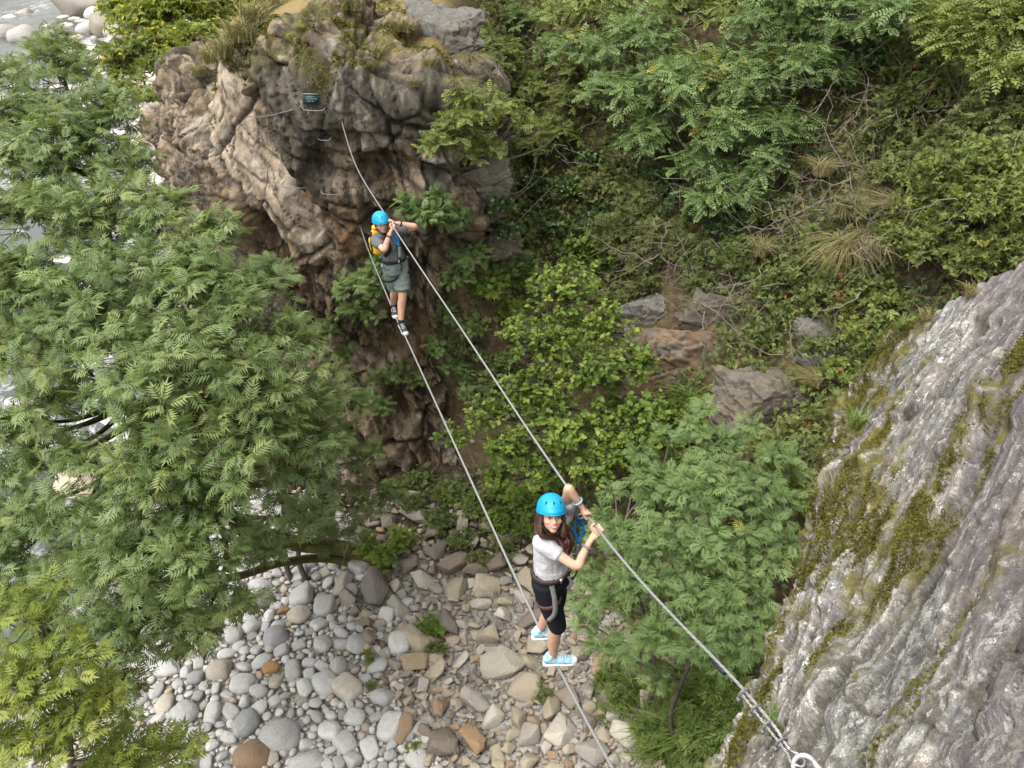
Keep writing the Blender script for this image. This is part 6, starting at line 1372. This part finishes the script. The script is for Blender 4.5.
for s_, e_, w_, h_, c_, th_ in ((sR, eR, wR, hR, cR, -1), (sL, eL, wL, hL, cL, 1)):
    body += [limb([shl + (s_ - shl) * .55, s_, s_ * .5 + e_ * .5, e_, e_ * .6 + w_ * .4, w_], [.060, .055, .047, .039, .038, .026])] + hand(w_, h_, c_, th_)
for h_, k_, a_ in ((hipL, kF, aF), (hipR, kB, aB)):
    body += [limb([h_ + UP * .05, h_ * .5 + k_ * .5, k_, k_ * .6 + a_ * .4 - Fm * .015, a_ + UP * .02, a_ - UP * .06], [.092, .078, .058, .057, .036, .036], 34)]
v, f = remeshed('body', body, .0062, 4); local(em, 'body', v, f, SK_M, smooth=True)
face(em, HP, hax, 0); helmet(em, hdc, hax, 1.02)
v, f = remeshed('hair', [ellipsoid(HP(0, -.026, .028), hax, (.081, .092, .086)), ellipsoid(HP(0, -.06, -.03), hax, (.066, .048, .05))], .007, 3); local(em, 'hair', v, f, MAT_HAIR, smooth=True)
tee = [loft([pel - UP * .02, wst - UP * .04, chs, shl, nkb - UP * .015], [Lm] * 5, [.168, .160, .182, .166, .074], [.125, .122, .130, .100, .068], 30, 18)]
for s_, e_ in ((sR, eR), (sL, eL)): tee.append(limb([shl + (s_ - shl) * .4, s_ + UP * .006, s_ * .42 + e_ * .58], [.074, .073, .072], 14))
v, f = remeshed('shirt', tee, .009, 5); local(em, 'shirt', creased(v, 0.007, 41), f, MAT_GTEE, smooth=True)
sh = [loft([pel - UP * .12, pel - UP * .02, pel + UP * .08], [Lm] * 3, [.165, .178, .155], [.125, .132, .115], 14, 18)]
for h_, k_, a_ in ((hipL, kF, aF), (hipR, kB, aB)): sh.append(limb([h_ + UP * .05, h_ * .5 + k_ * .5, k_ * 1.0 + (h_ - k_) * .16], [.108, .108, .106], 22))
v, f = remeshed('shorts', sh, .009, 4); local(em, 'shorts', creased(v, 0.008, 41), f, MAT_SHORT, smooth=True)
for w0, d0 in ((mf, Df), (mb, Db)):
    ft = w0 + UP * .014; u0 = nrm(UP + d0 * .15); d1 = nrm(d0 - UP * .16); shoe(em, ft - d1 * .11, ft + d1 * .17, ft - d1 * .11 + u0 * .1, MAT_DSHOE, MAT_GWEB if False else simple('pale_grey_sole', (.42, .42, .40), .7), 1.05, MAT_SHOEW)
for a_ in (aF, aB): local(em, 'sock', *limb([a_ - UP * .02, a_ + UP * .045], [.041, .041], 6), MAT_SOCK, smooth=True)
hb = local(em, 'harness', *merge([belt(pel + UP * .07, Lm, UP, .172, .134, .022), belt(hipR - UP * .11 + Fm * .01, Lm, nrm(hipR - kB), .116, .116, .018), belt(hipL - UP * .11 + Fm * .01, Lm, nrm(hipL - kF), .116, .116, .018)]), MAT_WEB)
ft_ = pel + Fm * .15 + UP * .06; local(hb, 'belay_loop', *strap([ft_, ft_ + Fm * .03 - UP * .05, ft_ - UP * .12], Lm, .011), MAT_WEB)
local(hb, 'buckle', *boxm(pel + UP * .07 + Fm * .137, [Lm, Fm, UP], (.02, .008, .018)), MAT_CARAB)
for k_ in (-.7, .7, 1.1): local(hb, 'gear_loop', *tube([pel + UP * .06 + Lm * .17 * k_ / abs(k_) + Fm * .02, pel + UP * .0 + Lm * .20 * k_ / abs(k_) + Fm * (.05 + .02 * k_), pel + UP * .055 + Lm * .15 * k_ / abs(k_) + Fm * .09], .005, 10, 5), MAT_WEB)
for w0, e0 in ((wL, eL), (wR, eR)): local(em, 'wristband', *belt(w0 * .8 + e0 * .2, nrm(np.cross(e0 - w0, UP)), nrm(e0 - w0), .033, .033, .008), MAT_WEB)
tp1, cd = on_cable(HANDC, 9.95); tp2, _ = on_cable(HANDC, 10.0); Fw = Fm
lanyard('blue lanyard clipped from the hand cable to the farther climber', tp1, tp2, W(-1.47, 9.88, -3.86), W(-1.47, 9.86, -3.98), pel + Fm * .15 + UP * .06, cd)
# yellow backpack on his back
bk = chs - Fm * .18 - UP * .03 - Lm * .05; e = empty('backpack', bk, 'yellow backpack on the back of the farther climber', 'backpack')
v, f = remeshed('bag', [loft([bk - UP * .17, bk - UP * .14, bk, bk + UP * .15, bk + UP * .19], [Lm] * 5, [.10, .135, .14, .125, .08], [.06, .08, .085, .07, .04], 24, 16), loft([bk - UP * .15 - Fm * .09, bk - Fm * .105, bk + UP * .03 - Fm * .09], Lm, [.11, .12, .10], [.03, .045, .03], 12, 12)], .01, 3)
local(e, 'bag', v, f, MAT_YEL, smooth=True)
local(e, 'lid', *ellipsoid(bk + UP * .20 + Fm * .01, [Lm, Fm, UP], (.115, .075, .04)), MAT_YEL, smooth=True)
for sg in (-1, 1): local(e, 'shoulder_strap', *strap([bk + UP * .19 + Fm * .08 + Lm * .07 * sg, shl + UP * .075 + Lm * .09 * sg - Fm * .02, shl + Fm * .105 + Lm * .10 * sg - UP * .03, chs + Fm * .138 + Lm * .105 * sg - UP * .05, wst + Fm * .06 + Lm * .165 * sg], Fm + UP * .4, .022, .006, 26), MAT_WEB)
local(e, 'side_trim', *strap([bk + UP * .15 - Lm * .125, bk - Lm * .146, bk - UP * .13 - Lm * .135], -Lm, .016, .004), MAT_WEB)
